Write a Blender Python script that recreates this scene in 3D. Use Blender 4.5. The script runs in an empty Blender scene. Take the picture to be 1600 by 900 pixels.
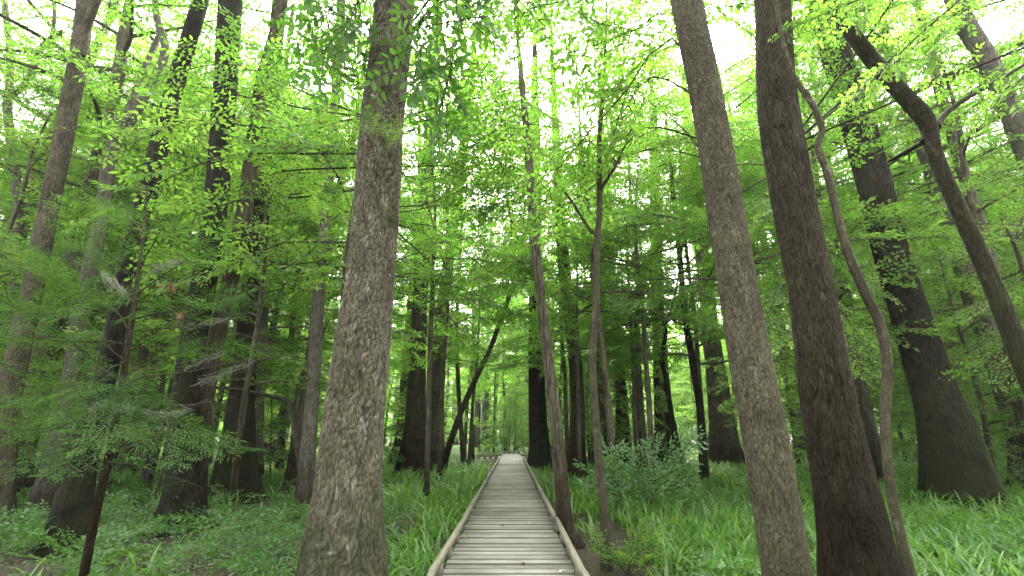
import bpy, math, random
import numpy as np
from mathutils import Vector, noise as mnoise

# ------------------------------------------------------------------ camera, sky, sun, exposure
S = bpy.context.scene
COL = S.collection
R = math.radians
F_PX, TILT, CAM_Z, GROUND = 740.0, R(17.27), 1.85, 0.0
cam = bpy.data.cameras.new('camera')
cam.sensor_width = 36.0
cam.lens = F_PX / 1600 * 36.0
cam.clip_start, cam.clip_end = 0.05, 2000
camo = bpy.data.objects.new('camera', cam)
camo.location = (0, 0, CAM_Z)
camo.rotation_euler = (R(90) + TILT, 0, 0)
COL.objects.link(camo)
S.camera = camo

SUN_EL, SUN_AZ = R(52), R(14)          # azimuth from +Y (ahead) towards +X
w = bpy.data.worlds.new('World'); S.world = w; w.use_nodes = True
nt = w.node_tree; nt.nodes.clear()
sky = nt.nodes.new('ShaderNodeTexSky'); sky.sky_type = 'NISHITA'; sky.sun_disc = False
sky.sun_elevation = SUN_EL; sky.sun_rotation = SUN_AZ
sky.air_density = 1.0; sky.dust_density = 6.0; sky.ozone_density = 1.0
hs = nt.nodes.new('ShaderNodeHueSaturation'); hs.inputs['Saturation'].default_value = 0.10
bg = nt.nodes.new('ShaderNodeBackground'); bg.inputs['Strength'].default_value = 0.15
wo = nt.nodes.new('ShaderNodeOutputWorld')
nt.links.new(sky.outputs[0], hs.inputs['Color']); nt.links.new(hs.outputs[0], bg.inputs['Color'])
nt.links.new(bg.outputs[0], wo.inputs['Surface'])

sl = bpy.data.lights.new('sun', 'SUN'); sl.energy = 1.5; sl.angle = R(18); sl.color = (1.0, 0.97, 0.92)
so = bpy.data.objects.new('sun', sl); COL.objects.link(so)
dv = Vector((math.sin(SUN_AZ) * math.cos(SUN_EL), math.cos(SUN_AZ) * math.cos(SUN_EL), math.sin(SUN_EL)))
so.rotation_euler = dv.to_track_quat('Z', 'Y').to_euler()

S.view_settings.view_transform = 'Standard'; S.view_settings.look = 'None'
S.view_settings.gamma = 1.0; S.view_settings.use_curve_mapping = False
S.view_settings.exposure = 3.58
S.render.engine = 'CYCLES'
cy = S.cycles
cy.max_bounces = 10; cy.diffuse_bounces = 9; cy.glossy_bounces = 2; cy.transmission_bounces = 9
cy.transparent_max_bounces = 4; cy.use_denoising = True; cy.sample_clamp_indirect = 10

# ------------------------------------------------------------------ helpers
ct, st = math.cos(TILT), math.sin(TILT)
def pix(px, py, Y):
    """pixel of the 1600x900 photograph -> point at distance Y in front of the camera"""
    u, v = (px - 800) / F_PX, (450 - py) / F_PX
    d = np.array([u, ct - v * st, st + v * ct])
    return np.array([0, 0, CAM_Z]) + d * (Y / d[1])
def pxsize(wpx, px, py, Y):
    p = pix(px, py, Y) - np.array([0, 0, CAM_Z])
    zc = p[1] * ct + p[2] * st
    u = (px - 800) / F_PX
    return wpx / F_PX * zc / math.sqrt(1 + u * u)      # a round trunk off the axis shows wider
def toscreen(p):
    q = np.asarray(p, float) - np.array([0, 0, CAM_Z])
    zc = q[1] * ct + q[2] * st; yc = -q[1] * st + q[2] * ct
    return 800 + F_PX * q[0] / zc, 450 - F_PX * yc / zc
def ground_Y(py):
    v = (py - 450) / F_PX
    return CAM_Z / math.tan(math.atan(v) - TILT)

def mesh(name, V, Fq, mat, tint=None, smooth=False, tri=False):
    """V (n,3), Fq (m,4) quads or (m,3) triangles; tint per face"""
    V = np.asarray(V, np.float32); Fq = np.asarray(Fq, np.int32)
    k = Fq.shape[1]
    me = bpy.data.meshes.new(name)
    me.vertices.add(len(V)); me.vertices.foreach_set('co', V.ravel())
    me.loops.add(Fq.size); me.loops.foreach_set('vertex_index', Fq.ravel())
    me.polygons.add(len(Fq)); me.polygons.foreach_set('loop_start', np.arange(0, Fq.size, k, dtype=np.int32))
    try: me.polygons.foreach_set('loop_total', np.full(len(Fq), k, np.int32))
    except Exception: pass
    if smooth: me.polygons.foreach_set('use_smooth', np.ones(len(Fq), bool))
    if tint is not None:
        a = me.attributes.new('tint', 'FLOAT', 'FACE'); a.data.foreach_set('value', np.asarray(tint, np.float32))
    me.update(); me.validate()
    if mat: me.materials.append(mat)
    return me
def link(name, me, parent=None, loc=(0, 0, 0), rot=(0, 0, 0), scale=1):
    o = bpy.data.objects.new(name, me); COL.objects.link(o)
    o.location = [float(c) for c in loc]; o.rotation_euler = rot
    o.scale = (scale,) * 3 if np.isscalar(scale) else scale
    if parent: o.parent = parent
    return o
def thing(name, label, cat, loc=(0, 0, 0), rotz=0, group=None, scale=1):
    o = link(name, None, None, loc, (0, 0, rotz), scale)
    o['label'] = label; o['category'] = cat
    if group: o['group'] = group
    return o
def tag(o, label, cat, group=None):
    o['label'] = label; o['category'] = cat
    if group: o['group'] = group
    return o
class MB:
    """collects pieces of one mesh"""
    def __init__(s): s.V = []; s.F = []; s.T = []; s.n = 0
    def add(s, V, F, t=0.5):
        V = np.asarray(V, float); F = np.asarray(F, int)
        s.V.append(V); s.F.append(F + s.n); s.n += len(V)
        s.T.append(np.full(len(F), t) if np.isscalar(t) else np.asarray(t))
    def box(s, x0, x1, y0, y1, z0, z1, t=0.5, rz=0, bev=0.0):
        c = np.array([(x0 + x1) / 2, (y0 + y1) / 2, (z0 + z1) / 2]); h = np.array([x1 - x0, y1 - y0, z1 - z0]) / 2
        if bev <= 0:
            v = np.array([[i, j, k] for k in (-1, 1) for j in (-1, 1) for i in (-1, 1)], float) * h
            f = [[0, 2, 3, 1], [4, 5, 7, 6], [0, 1, 5, 4], [2, 6, 7, 3], [0, 4, 6, 2], [1, 3, 7, 5]]
        else:                                                    # chamfered top edges
            b = bev
            ring = lambda z, d: [[-h[0] + d, -h[1] + d, z], [h[0] - d, -h[1] + d, z], [h[0] - d, h[1] - d, z], [-h[0] + d, h[1] - d, z]]
            v = np.array(ring(-h[2], 0) + ring(h[2] - b, 0) + ring(h[2], b))
            f = [[3, 2, 1, 0], [8, 9, 10, 11]]
            for r in (0, 4):
                for i in range(4): j = (i + 1) % 4; f.append([r + i, r + j, r + 4 + j, r + 4 + i])
        if rz:
            cs, sn = math.cos(rz), math.sin(rz); v = np.stack([v[:, 0] * cs - v[:, 1] * sn, v[:, 0] * sn + v[:, 1] * cs, v[:, 2]], 1)
        s.add(v + c, f, t)
    def build(s, name, mat, parent=None, smooth=False, **k):
        return link(name, mesh(name, np.concatenate(s.V), np.concatenate(s.F), mat, np.concatenate(s.T), smooth), parent, **k)

def smooth_path(P, Rr, step):
    """Catmull-Rom resample of a poly-line with radii"""
    P = np.asarray(P, float); Rr = np.asarray(Rr, float)
    Q = np.vstack([2 * P[0] - P[1], P, 2 * P[-1] - P[-2]])
    out, rad = [], []
    for i in range(len(P) - 1):
        p0, p1, p2, p3 = Q[i:i + 4]
        n = max(2, int(np.linalg.norm(p2 - p1) / step))
        t = np.linspace(0, 1, n, endpoint=False)[:, None]
        out.append(0.5 * (2 * p1 + (p2 - p0) * t + (2 * p0 - 5 * p1 + 4 * p2 - p3) * t ** 2 + (3 * p1 - p0 - 3 * p2 + p3) * t ** 3))
        rad.append(Rr[i] + (Rr[i + 1] - Rr[i]) * t[:, 0])
    out.append(P[-1:]); rad.append(Rr[-1:])
    return np.concatenate(out), np.concatenate(rad)

def hash2(a, b, k):
    v = np.sin(a * 127.1 + b * 311.7 + k * 74.7) * 43758.5453
    return v - np.floor(v)
def bark_relief(A, Z, r0, cw, ch, seed):
    """0 in the cracks, 1 on the plates: jittered cells wrapped round the trunk"""
    nc = max(8, int(round(2 * np.pi * r0 / cw)))
    wob = .35 * np.sin(3 * A + 5 * Z) + .3 * np.sin(7 * A - 11 * Z + 1.7)
    u = A / (2 * np.pi) * nc + .8 * np.sin(Z * 6.3 + 2 * A) + .5 * np.sin(Z * 17.1 + 5 * A) + .35 * np.sin(Z * 41 + 9 * A); v = Z / ch + wob
    iu, iv = np.floor(u), np.floor(v); f1 = np.full(A.shape, 9.0); f2 = f1.copy(); idv = f1 * 0
    for dv_ in (-1, 0, 1):
        for du in (-1, 0, 1):
            cu, cv = iu + du, iv + dv_; cm = np.mod(cu, nc)
            px_ = cu - .1 + 1.2 * hash2(cm, cv, seed); py_ = cv - .15 + 1.3 * hash2(cm, cv, seed + 3.3)
            d = np.hypot(u - px_, v - py_); h = hash2(cm, cv, seed + 7.7)
            new = d < f1
            f2 = np.where(new, f1, np.minimum(f2, d)); idv = np.where(new, h, idv); f1 = np.where(new, d, f1)
    e = np.clip((f2 - f1) / .42, 0, 1)
    return e ** .8, idv
def tube(P, Rr, nseg=12, rng=None, rough=0.03, flare=None, fine=0.0, cap=True, relief=None, out=None):
    """one continuous tube; flare = (extra, height, lobes, lobe_depth) measured from the first point"""
    P = np.asarray(P, float); Rr = np.asarray(Rr, float); n = len(P)
    rng = rng or np.random.default_rng(1)
    T = np.gradient(P, axis=0); T /= np.linalg.norm(T, axis=1)[:, None] + 1e-9
    a = np.linspace(0, 2 * np.pi, nseg, endpoint=False)
    ref = np.array([1.0, 0, 0]) if abs(T[0][0]) < 0.8 else np.array([0, 0, 1.0])
    U = np.zeros_like(P); u = ref - T[0] * np.dot(ref, T[0]); U[0] = u / np.linalg.norm(u)
    for i in range(1, n):
        u = U[i - 1] - T[i] * np.dot(U[i - 1], T[i]); U[i] = u / (np.linalg.norm(u) + 1e-9)
    W = np.cross(T, U)
    s = np.concatenate([[0], np.cumsum(np.linalg.norm(np.diff(P, axis=0), axis=1))])
    A, Z = np.meshgrid(a, s)
    ph = rng.uniform(0, 6.28, 8)
    m = 1 + rough * (np.sin(2 * A + ph[0] + .5 * Z) + .7 * np.sin(3 * A + ph[1] - .9 * Z) + .5 * np.sin(5 * A + ph[2] + 1.7 * Z) + .5 * np.sin(1 * A + ph[3] + 3.1 * Z))
    if fine: m += .010 * np.sin(4 * A + ph[7] + 6.1 * Z) * np.sin(3.7 * Z + ph[2] + 2 * A) + .008 * np.sin(6 * A - 9.3 * Z + ph[1]) * np.sin(5.1 * Z + 3 * A)
    if fine: m += fine * (np.sin(9 * A + ph[4] + 2 * np.sin(2.3 * Z + ph[5])) * .6 + np.sin(17 * A + ph[6] + 3 * np.sin(3.7 * Z)) * .4)
    if flare:
        ex, hh, k, dep = flare
        e = np.exp(-(Z / hh) ** 1.3)
        lob = np.abs(np.cos(k / 2 * A + ph[5] + .3 * np.sin(A + ph[6]))) ** 0.7
        m = m + e * ex * (1 - dep + dep * lob)
    rr = Rr[:, None] * m
    if relief:
        cw, chh, amp = relief; e, idv = bark_relief(A, Z, Rr[len(Rr) // 3], cw, chh, 3.1)
        low = np.clip((Z - .9) / 1.2, .35, 1)                     # the foot is smoother
        rr = rr - amp * low * (1 - e) + amp * .55 * low * (idv - .5)
        if out is not None: out.append(np.concatenate([(e * (.55 + .45 * idv)).ravel(), [.7]]))
    V = P[:, None, :] + rr[..., None] * (np.cos(A)[..., None] * U[:, None, :] + np.sin(A)[..., None] * W[:, None, :])
    V = V.reshape(-1, 3)
    i = np.arange(n - 1)[:, None] * nseg; j = np.arange(nseg)[None, :]; j2 = (j + 1) % nseg
    Fq = np.stack([i + j, i + j2, i + nseg + j2, i + nseg + j], -1).reshape(-1, 4)
    if cap:
        c = len(V); V = np.vstack([V, P[-1] + T[-1] * Rr[-1] * .6])
        top = (n - 1) * nseg
        Fq = np.vstack([Fq, [[top + q, top + (q + 1) % nseg, c, c] for q in range(0)]] if False else [Fq, np.array([[top + q, top + (q + 1) % nseg, top + (q + 2) % nseg, c] for q in range(0, nseg - 1, 2)])])
    return V, Fq

def unit(v): return v / (np.linalg.norm(v, axis=-1, keepdims=True) + 1e-9)

# ------------------------------------------------------------------ materials
def newmat(name):
    m = bpy.data.materials.new(name); m.use_nodes = True
    t = m.node_tree; t.nodes.clear()
    o = t.nodes.new('ShaderNodeOutputMaterial')
    def N(kind, **kw):
        n = t.nodes.new('ShaderNode' + kind)
        for k, v in kw.items():
            if k in n.inputs.keys() if isinstance(k, str) else False: n.inputs[k].default_value = v
            else: setattr(n, k, v)
        return n
    return m, t, o, N
def ramp(N, stops):
    r = N('ValToRGB'); e = r.color_ramp.elements
    while len(e) < len(stops): e.new(0.5)
    for i, (p, c) in enumerate(stops): e[i].position = p; e[i].color = (*c, 1) if len(c) == 3 else c
    return r

def leaf_mat(name, lo, hi, tlo, thi, gloss=0.03, trans=0.5):
    """leaf blade: reflects dull green, lets yellower light through"""
    m, t, o, N = newmat(name)
    at = N('Attribute', attribute_name='tint'); oi = N('ObjectInfo')
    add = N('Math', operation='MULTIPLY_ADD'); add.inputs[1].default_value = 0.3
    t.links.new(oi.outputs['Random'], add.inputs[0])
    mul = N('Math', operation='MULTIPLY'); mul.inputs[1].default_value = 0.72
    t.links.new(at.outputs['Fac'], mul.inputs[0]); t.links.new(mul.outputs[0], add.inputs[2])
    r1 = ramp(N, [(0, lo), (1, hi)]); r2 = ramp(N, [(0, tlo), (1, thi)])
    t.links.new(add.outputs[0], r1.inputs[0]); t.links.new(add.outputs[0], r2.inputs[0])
    d = N('BsdfDiffuse'); tr = N('BsdfTranslucent'); g = N('BsdfGlossy'); g.inputs['Roughness'].default_value = 0.42
    t.links.new(r1.outputs[0], d.inputs[0]); t.links.new(r2.outputs[0], tr.inputs[0])
    mx = N('MixShader'); mx.inputs[0].default_value = trans
    t.links.new(d.outputs[0], mx.inputs[1]); t.links.new(tr.outputs[0], mx.inputs[2])
    m2 = N('MixShader'); m2.inputs[0].default_value = gloss
    t.links.new(mx.outputs[0], m2.inputs[1]); t.links.new(g.outputs[0], m2.inputs[2])
    t.links.new(m2.outputs[0], o.inputs['Surface'])
    return m

def bark_mat(name, crack, plate, light, cell=26, stretch=0.28, bump=0.02, moss=0.0, moss_h=2.0, lichen=0.3, wet_h=0.0, fissure=1.0, cells=.38, relief=False, side=False):
    m, t, o, N = newmat(name); L = t.links.new
    tc = N('TexCoord'); mp = N('Mapping'); mp.inputs['Scale'].default_value = (1, 1, stretch)
    L(tc.outputs['Object'], mp.inputs['Vector'])
    nz = N('TexNoise'); nz.inputs['Scale'].default_value = cell * .45; nz.inputs['Detail'].default_value = 3
    L(mp.outputs[0], nz.inputs['Vector'])
    dis = N('VectorMath', operation='MULTIPLY_ADD'); dis.inputs[1].default_value = (1.3 / cell,) * 3
    L(nz.outputs['Color'], dis.inputs[0]); L(mp.outputs[0], dis.inputs[2])
    vo = N('TexVoronoi', feature='DISTANCE_TO_EDGE'); vo.inputs['Scale'].default_value = cell
    L(dis.outputs[0], vo.inputs['Vector'])
    vc = N('TexVoronoi'); vc.inputs['Scale'].default_value = cell; L(dis.outputs[0], vc.inputs['Vector'])
    edge0 = N('MapRange'); edge0.inputs['From Max'].default_value = 0.20 * fissure; L(vo.outputs['Distance'], edge0.inputs['Value'])
    mpf = N('Mapping'); mpf.inputs['Scale'].default_value = (1, 1, stretch * .5); L(tc.outputs['Object'], mpf.inputs['Vector'])
    fu = N('TexNoise'); fu.inputs['Scale'].default_value = cell * .85; fu.inputs['Detail'].default_value = 5; fu.inputs['Roughness'].default_value = .62; fu.inputs['Distortion'].default_value = .5; L(mpf.outputs[0], fu.inputs['Vector'])
    fr = N('MapRange'); fr.inputs['From Min'].default_value = .40; fr.inputs['From Max'].default_value = .56; L(fu.outputs['Fac'], fr.inputs['Value'])
    e1 = N('Math', operation='MULTIPLY'); e1.inputs[1].default_value = cells; L(edge0.outputs[0], e1.inputs[0])
    edge = N('Math', operation='MULTIPLY_ADD'); edge.inputs[1].default_value = 1 - cells; L(fr.outputs[0], edge.inputs[0]); L(e1.outputs[0], edge.inputs[2])
    if relief:                                           # plates and cracks follow the modelled relief
        ra = N('Attribute', attribute_name='ridge'); e3 = N('MapRange'); e3.inputs['From Min'].default_value = .05; e3.inputs['From Max'].default_value = .75; L(ra.outputs['Fac'], e3.inputs['Value'])
        em = N('MixRGB'); em.inputs[0].default_value = .3; L(e3.outputs[0], em.inputs[1]); L(fr.outputs[0], em.inputs[2]); edge = em
    # plate colour: cell random + broad noise
    n2 = N('TexNoise'); n2.inputs['Scale'].default_value = 2.1; n2.inputs['Detail'].default_value = 6; L(tc.outputs['Object'], n2.inputs['Vector'])
    n3 = N('TexNoise'); n3.inputs['Scale'].default_value = cell * 2.2; n3.inputs['Detail'].default_value = 4; L(mp.outputs[0], n3.inputs['Vector'])
    mixp = N('MixRGB'); mixp.inputs[1].default_value = (*plate, 1); mixp.inputs[2].default_value = (*[c * 1.4 for c in plate], 1)
    L(vc.outputs['Color'], mixp.inputs[0])
    sub = N('MixRGB', blend_type='MULTIPLY'); sub.inputs[0].default_value = 0.75; L(mixp.outputs[0], sub.inputs[1])
    rr = ramp(N, [(0.3, (.45, .45, .45)), (0.7, (1.25, 1.22, 1.18))]); L(n3.outputs['Fac'], rr.inputs[0]); L(rr.outputs[0], sub.inputs[2])
    broad = N('MixRGB', blend_type='MULTIPLY'); broad.inputs[0].default_value = 0.8; L(sub.outputs[0], broad.inputs[1])
    rb = ramp(N, [(0.34, (.42, .39, .36)), (0.62, (1.2, 1.17, 1.12))]); L(n2.outputs['Fac'], rb.inputs[0]); L(rb.outputs[0], broad.inputs[2])
    # pale lichen flecks
    n4 = N('TexNoise'); n4.inputs['Scale'].default_value = 9; n4.inputs['Detail'].default_value = 8; n4.inputs['Roughness'].default_value = .7
    mp4 = N('Mapping'); mp4.inputs['Scale'].default_value = (1, 1, .5); mp4.inputs['Location'].default_value = (3, 7, 1); L(tc.outputs['Object'], mp4.inputs['Vector']); L(mp4.outputs[0], n4.inputs['Vector'])
    lr = ramp(N, [(0.56, (0, 0, 0)), (0.72, (1, 1, 1))]); L(n4.outputs['Fac'], lr.inputs[0])
    lm = N('Math', operation='MULTIPLY'); lm.inputs[1].default_value = lichen; L(lr.outputs[0], lm.inputs[0])
    lich = N('MixRGB'); L(lm.outputs[0], lich.inputs[0]); L(broad.outputs[0], lich.inputs[1]); lich.inputs[2].default_value = (*light, 1)
    ck = N('MixRGB'); L(edge.outputs[0], ck.inputs[0]); ck.inputs[1].default_value = (*crack, 1); L(lich.outputs[0], ck.inputs[2])
    last = ck
    sx = N('SeparateXYZ'); L(tc.outputs['Object'], sx.inputs[0])
    def low_mask(h, wob):
        a = N('MapRange'); a.inputs['From Min'].default_value = h; a.inputs['From Max'].default_value = h * .25; L(sx.outputs['Z'], a.inputs['Value'])
        b = N('Math', operation='ADD'); b.inputs[1].default_value = -.5; L(n2.outputs['Fac'], b.inputs[0])
        c = N('Math', operation='MULTIPLY_ADD'); c.inputs[1].default_value = wob; L(b.outputs[0], c.inputs[0]); L(a.outputs[0], c.inputs[2])
        d = N('Clamp'); L(c.outputs[0], d.inputs[0]); return d
    if wet_h:                                            # flood-stained dark foot
        k = low_mask(wet_h, 3.0); mm = N('MixRGB', blend_type='MULTIPLY'); L(k.outputs[0], mm.inputs[0]); L(last.outputs[0], mm.inputs[1]); mm.inputs[2].default_value = (.30, .25, .21, 1); last = mm
    if moss:
        k = low_mask(moss_h, 5.0)
        g = N('Math', operation='MULTIPLY'); g.inputs[1].default_value = moss; L(k.outputs[0], g.inputs[0])
        mm = N('MixRGB'); L(g.outputs[0], mm.inputs[0]); L(last.outputs[0], mm.inputs[1]); mm.inputs[2].default_value = (.030, .040, .012, 1); last = mm
    if side:                                             # bright moss on the open right-hand side of the flare
        ge = N('NewGeometry'); sn = N('SeparateXYZ'); L(ge.outputs['Normal'], sn.inputs[0])
        k = N('MapRange'); k.inputs['From Min'].default_value = .35; k.inputs['From Max'].default_value = .9; L(sn.outputs['X'], k.inputs['Value'])
        k2 = low_mask(5.0, 3.0); k3 = N('Math', operation='MULTIPLY'); L(k.outputs[0], k3.inputs[0]); L(k2.outputs[0], k3.inputs[1])
        mm = N('MixRGB'); L(k3.outputs[0], mm.inputs[0]); L(last.outputs[0], mm.inputs[1]); mm.inputs[2].default_value = (.050, .075, .012, 1); last = mm
    b = N('BsdfPrincipled'); b.inputs['Roughness'].default_value = .88
    b.inputs['Specular IOR Level'].default_value = .12
    L(last.outputs[0], b.inputs['Base Color'])
    hm = N('Math', operation='MULTIPLY_ADD'); hm.inputs[1].default_value = .35; L(n3.outputs['Fac'], hm.inputs[0]); L(edge.outputs[0], hm.inputs[2])
    bp = N('Bump'); bp.inputs['Strength'].default_value = 1.0; bp.inputs['Distance'].default_value = bump; L(hm.outputs[0], bp.inputs['Height'])
    L(bp.outputs[0], b.inputs['Normal']); L(b.outputs[0], o.inputs['Surface'])
    return m

BARK = {
    'scaly': bark_mat('scaly_bark', (.022, .018, .014), (.185, .166, .132), (.46, .45, .42), 46, .36, .010, moss=.5, moss_h=2.4, lichen=.75, relief=True, wet_h=1.4),
    'fine': bark_mat('fine_bark', (.028, .022, .016), (.120, .106, .078), (.36, .34, .29), 62, .36, .008, moss=.3, moss_h=2.0, lichen=.55, relief=True),
    'brown': bark_mat('brown_bark', (.014, .011, .008), (.074, .063, .047), (.22, .20, .17), 56, .15, .010, lichen=.4, wet_h=3.2, relief=True),
    'grey': bark_mat('plain_grey_bark', (.022, .018, .014), (.13, .11, .085), (.34, .32, .28), 34, .25, .02, lichen=.5, moss=.4, moss_h=3, cells=.5),
    'umber': bark_mat('umber_bark', (.020, .016, .012), (.098, .080, .058), (.20, .175, .14), 40, .15, .018, lichen=.3, wet_h=3.0),
    'dark': bark_mat('dark_bark', (.006, .005, .004), (.024, .020, .016), (.10, .09, .075), 36, .2, .02, moss=.3, moss_h=3, lichen=.2),
    'cypress': bark_mat('cypress_bark', (.010, .008, .007), (.046, .037, .030), (.15, .135, .12), 34, .10, .02, moss=.4, moss_h=4.5, lichen=.25, wet_h=3.0),
    'mossy': bark_mat('mossy_cypress_bark', (.008, .006, .005), (.044, .035, .028), (.15, .135, .12), 34, .10, .012, moss=.4, moss_h=4.5, lichen=.3, wet_h=3.0, relief=True, side=True),
    'pale': bark_mat('pale_bark', (.05, .044, .038), (.16, .145, .125), (.42, .41, .38), 40, .3, .010, lichen=.8, wet_h=1.6),
    'smooth': bark_mat('smooth_bark', (.04, .034, .026), (.085, .073, .055), (.36, .35, .31), 24, .9, .004, lichen=.7, moss=.3, moss_h=3, fissure=.5),
    'far': bark_mat('grey_bark', (.034, .029, .023), (.165, .146, .112), (.36, .35, .30), 26, .15, .02, lichen=.5, wet_h=2.2),
    'limb': bark_mat('mossy_limb_bark', (.016, .013, .009), (.062, .051, .037), (.22, .20, .17), 40, .3, .012, lichen=.5, moss=.5, moss_h=5),
    'twig': bark_mat('twig_bark', (.03, .025, .018), (.075, .064, .05), (.2, .19, .17), 30, .5, .004, lichen=.3),
}
LEAF = {
    'mid': leaf_mat('broad_leaf', (.045, .110, .018), (.14, .23, .034), (.12, .32, .02), (.37, .62, .08)),
    'dark': leaf_mat('shade_leaf', (.06, .15, .034), (.15, .27, .06), (.14, .38, .035), (.36, .62, .09), trans=.5),
    'canopy': leaf_mat('canopy_leaf', (.045, .115, .018), (.14, .235, .034), (.13, .35, .025), (.33, .60, .07), trans=.55),
    'feather': leaf_mat('cypress_needle', (.035, .100, .022), (.075, .16, .034), (.08, .23, .022), (.20, .40, .045), trans=.42, gloss=.01),
    'grass': leaf_mat('sedge_blade', (.036, .115, .020), (.135, .27, .042), (.08, .25, .02), (.32, .58, .06), gloss=.05, trans=.40),
    'herb': leaf_mat('herb_leaf', (.035, .10, .024), (.095, .20, .046), (.07, .21, .025), (.20, .40, .045), gloss=.04, trans=.38),
    'ash': leaf_mat('ash_leaf', (.026, .070, .012), (.070, .14, .022), (.06, .19, .012), (.19, .42, .03), gloss=.04, trans=.45),
    'blue': leaf_mat('bluish_leaf', (.08, .18, .06), (.17, .30, .12), (.12, .32, .06), (.24, .46, .09), gloss=.06, trans=.35),
}
def plain(name, c, rough=.8, var=.3, scale=6):
    m, t, o, N = newmat(name); L = t.links.new
    tc = N('TexCoord'); n = N('TexNoise'); n.inputs['Scale'].default_value = scale; n.inputs['Detail'].default_value = 6; L(tc.outputs['Object'], n.inputs['Vector'])
    at = N('Attribute', attribute_name='tint')
    r = ramp(N, [(.3, [x * (1 - var) for x in c]), (.7, [x * (1 + var) for x in c])]); L(n.outputs['Fac'], r.inputs[0])
    r2 = ramp(N, [(0, (.55, .55, .55)), (1, (1.4, 1.4, 1.4))]); L(at.outputs['Fac'], r2.inputs[0])
    mu = N('MixRGB', blend_type='MULTIPLY'); mu.inputs[0].default_value = 1; L(r.outputs[0], mu.inputs[1]); L(r2.outputs[0], mu.inputs[2])
    b = N('BsdfPrincipled'); b.inputs['Roughness'].default_value = rough; L(mu.outputs[0], b.inputs['Base Color']); L(b.outputs[0], o.inputs['Surface'])
    return m
def wood_mat(name, base, along='X'):
    m, t, o, N = newmat(name); L = t.links.new
    tc = N('TexCoord'); mp = N('Mapping'); mp.inputs['Scale'].default_value = (1.5, 38, 38) if along == 'X' else (38, 1.5, 38)
    L(tc.outputs['Object'], mp.inputs['Vector'])
    n = N('TexNoise'); n.inputs['Scale'].default_value = 1.6; n.inputs['Detail'].default_value = 7; L(mp.outputs[0], n.inputs['Vector'])
    r = ramp(N, [(.28, [c * .55 for c in base]), (.7, [c * 1.2 for c in base])]); L(n.outputs['Fac'], r.inputs[0])
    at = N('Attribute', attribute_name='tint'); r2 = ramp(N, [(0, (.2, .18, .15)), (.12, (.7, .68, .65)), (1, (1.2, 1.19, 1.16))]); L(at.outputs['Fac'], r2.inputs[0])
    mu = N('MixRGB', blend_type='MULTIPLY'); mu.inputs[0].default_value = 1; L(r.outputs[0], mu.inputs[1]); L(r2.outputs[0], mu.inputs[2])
    n2 = N('TexNoise'); n2.inputs['Scale'].default_value = 1.3; n2.inputs['Detail'].default_value = 7; n2.inputs['Roughness'].default_value = .65; L(tc.outputs['Object'], n2.inputs['Vector'])
    rs = ramp(N, [(.36, (.5, .47, .41)), (.56, (1, 1, 1))]); L(n2.outputs['Fac'], rs.inputs[0])
    m2 = N('MixRGB', blend_type='MULTIPLY'); m2.inputs[0].default_value = .8; L(mu.outputs[0], m2.inputs[1]); L(rs.outputs[0], m2.inputs[2])
    last = m2
    # algae stain towards the edges of the walk
    sx = N('SeparateXYZ'); L(tc.outputs['Object'], sx.inputs[0])
    ab = N('Math', operation='ABSOLUTE'); L(sx.outputs['X'], ab.inputs[0])
    mr = N('MapRange'); mr.inputs['From Min'].default_value = .42; mr.inputs['From Max'].default_value = .95; L(ab.outputs[0], mr.inputs['Value'])
    k = N('Math', operation='MULTIPLY'); L(mr.outputs[0], k.inputs[0]); L(n2.outputs['Fac'], k.inputs[1])
    k2 = N('Math', operation='MULTIPLY'); k2.inputs[1].default_value = .8; L(k.outputs[0], k2.inputs[0])
    m3 = N('MixRGB'); L(k2.outputs[0], m3.inputs[0]); L(last.outputs[0], m3.inputs[1]); m3.inputs[2].default_value = (.085, .082, .048, 1)
    b = N('BsdfPrincipled'); b.inputs['Roughness'].default_value = .75; L(m3.outputs[0], b.inputs['Base Color'])
    bp = N('Bump'); bp.inputs['Distance'].default_value = .004; bp.inputs['Strength'].default_value = .7; L(n.outputs['Fac'], bp.inputs['Height']); L(bp.outputs[0], b.inputs['Normal'])
    L(b.outputs[0], o.inputs['Surface']); return m
M_DECK = wood_mat('weathered_deck_wood', (.325, .31, .29), 'X')
M_RAIL = wood_mat('weathered_kerb_wood', (.30, .272, .22), 'Y')
M_DEAD = plain('dead_leaf', (.17, .095, .05), .8, .4)
M_MOSS = plain('grey_hanging_moss', (.31, .31, .26), .9, .25)
M_LITTER = plain('leaf_litter', (.11, .078, .048), .85, .6, 40)
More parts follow.
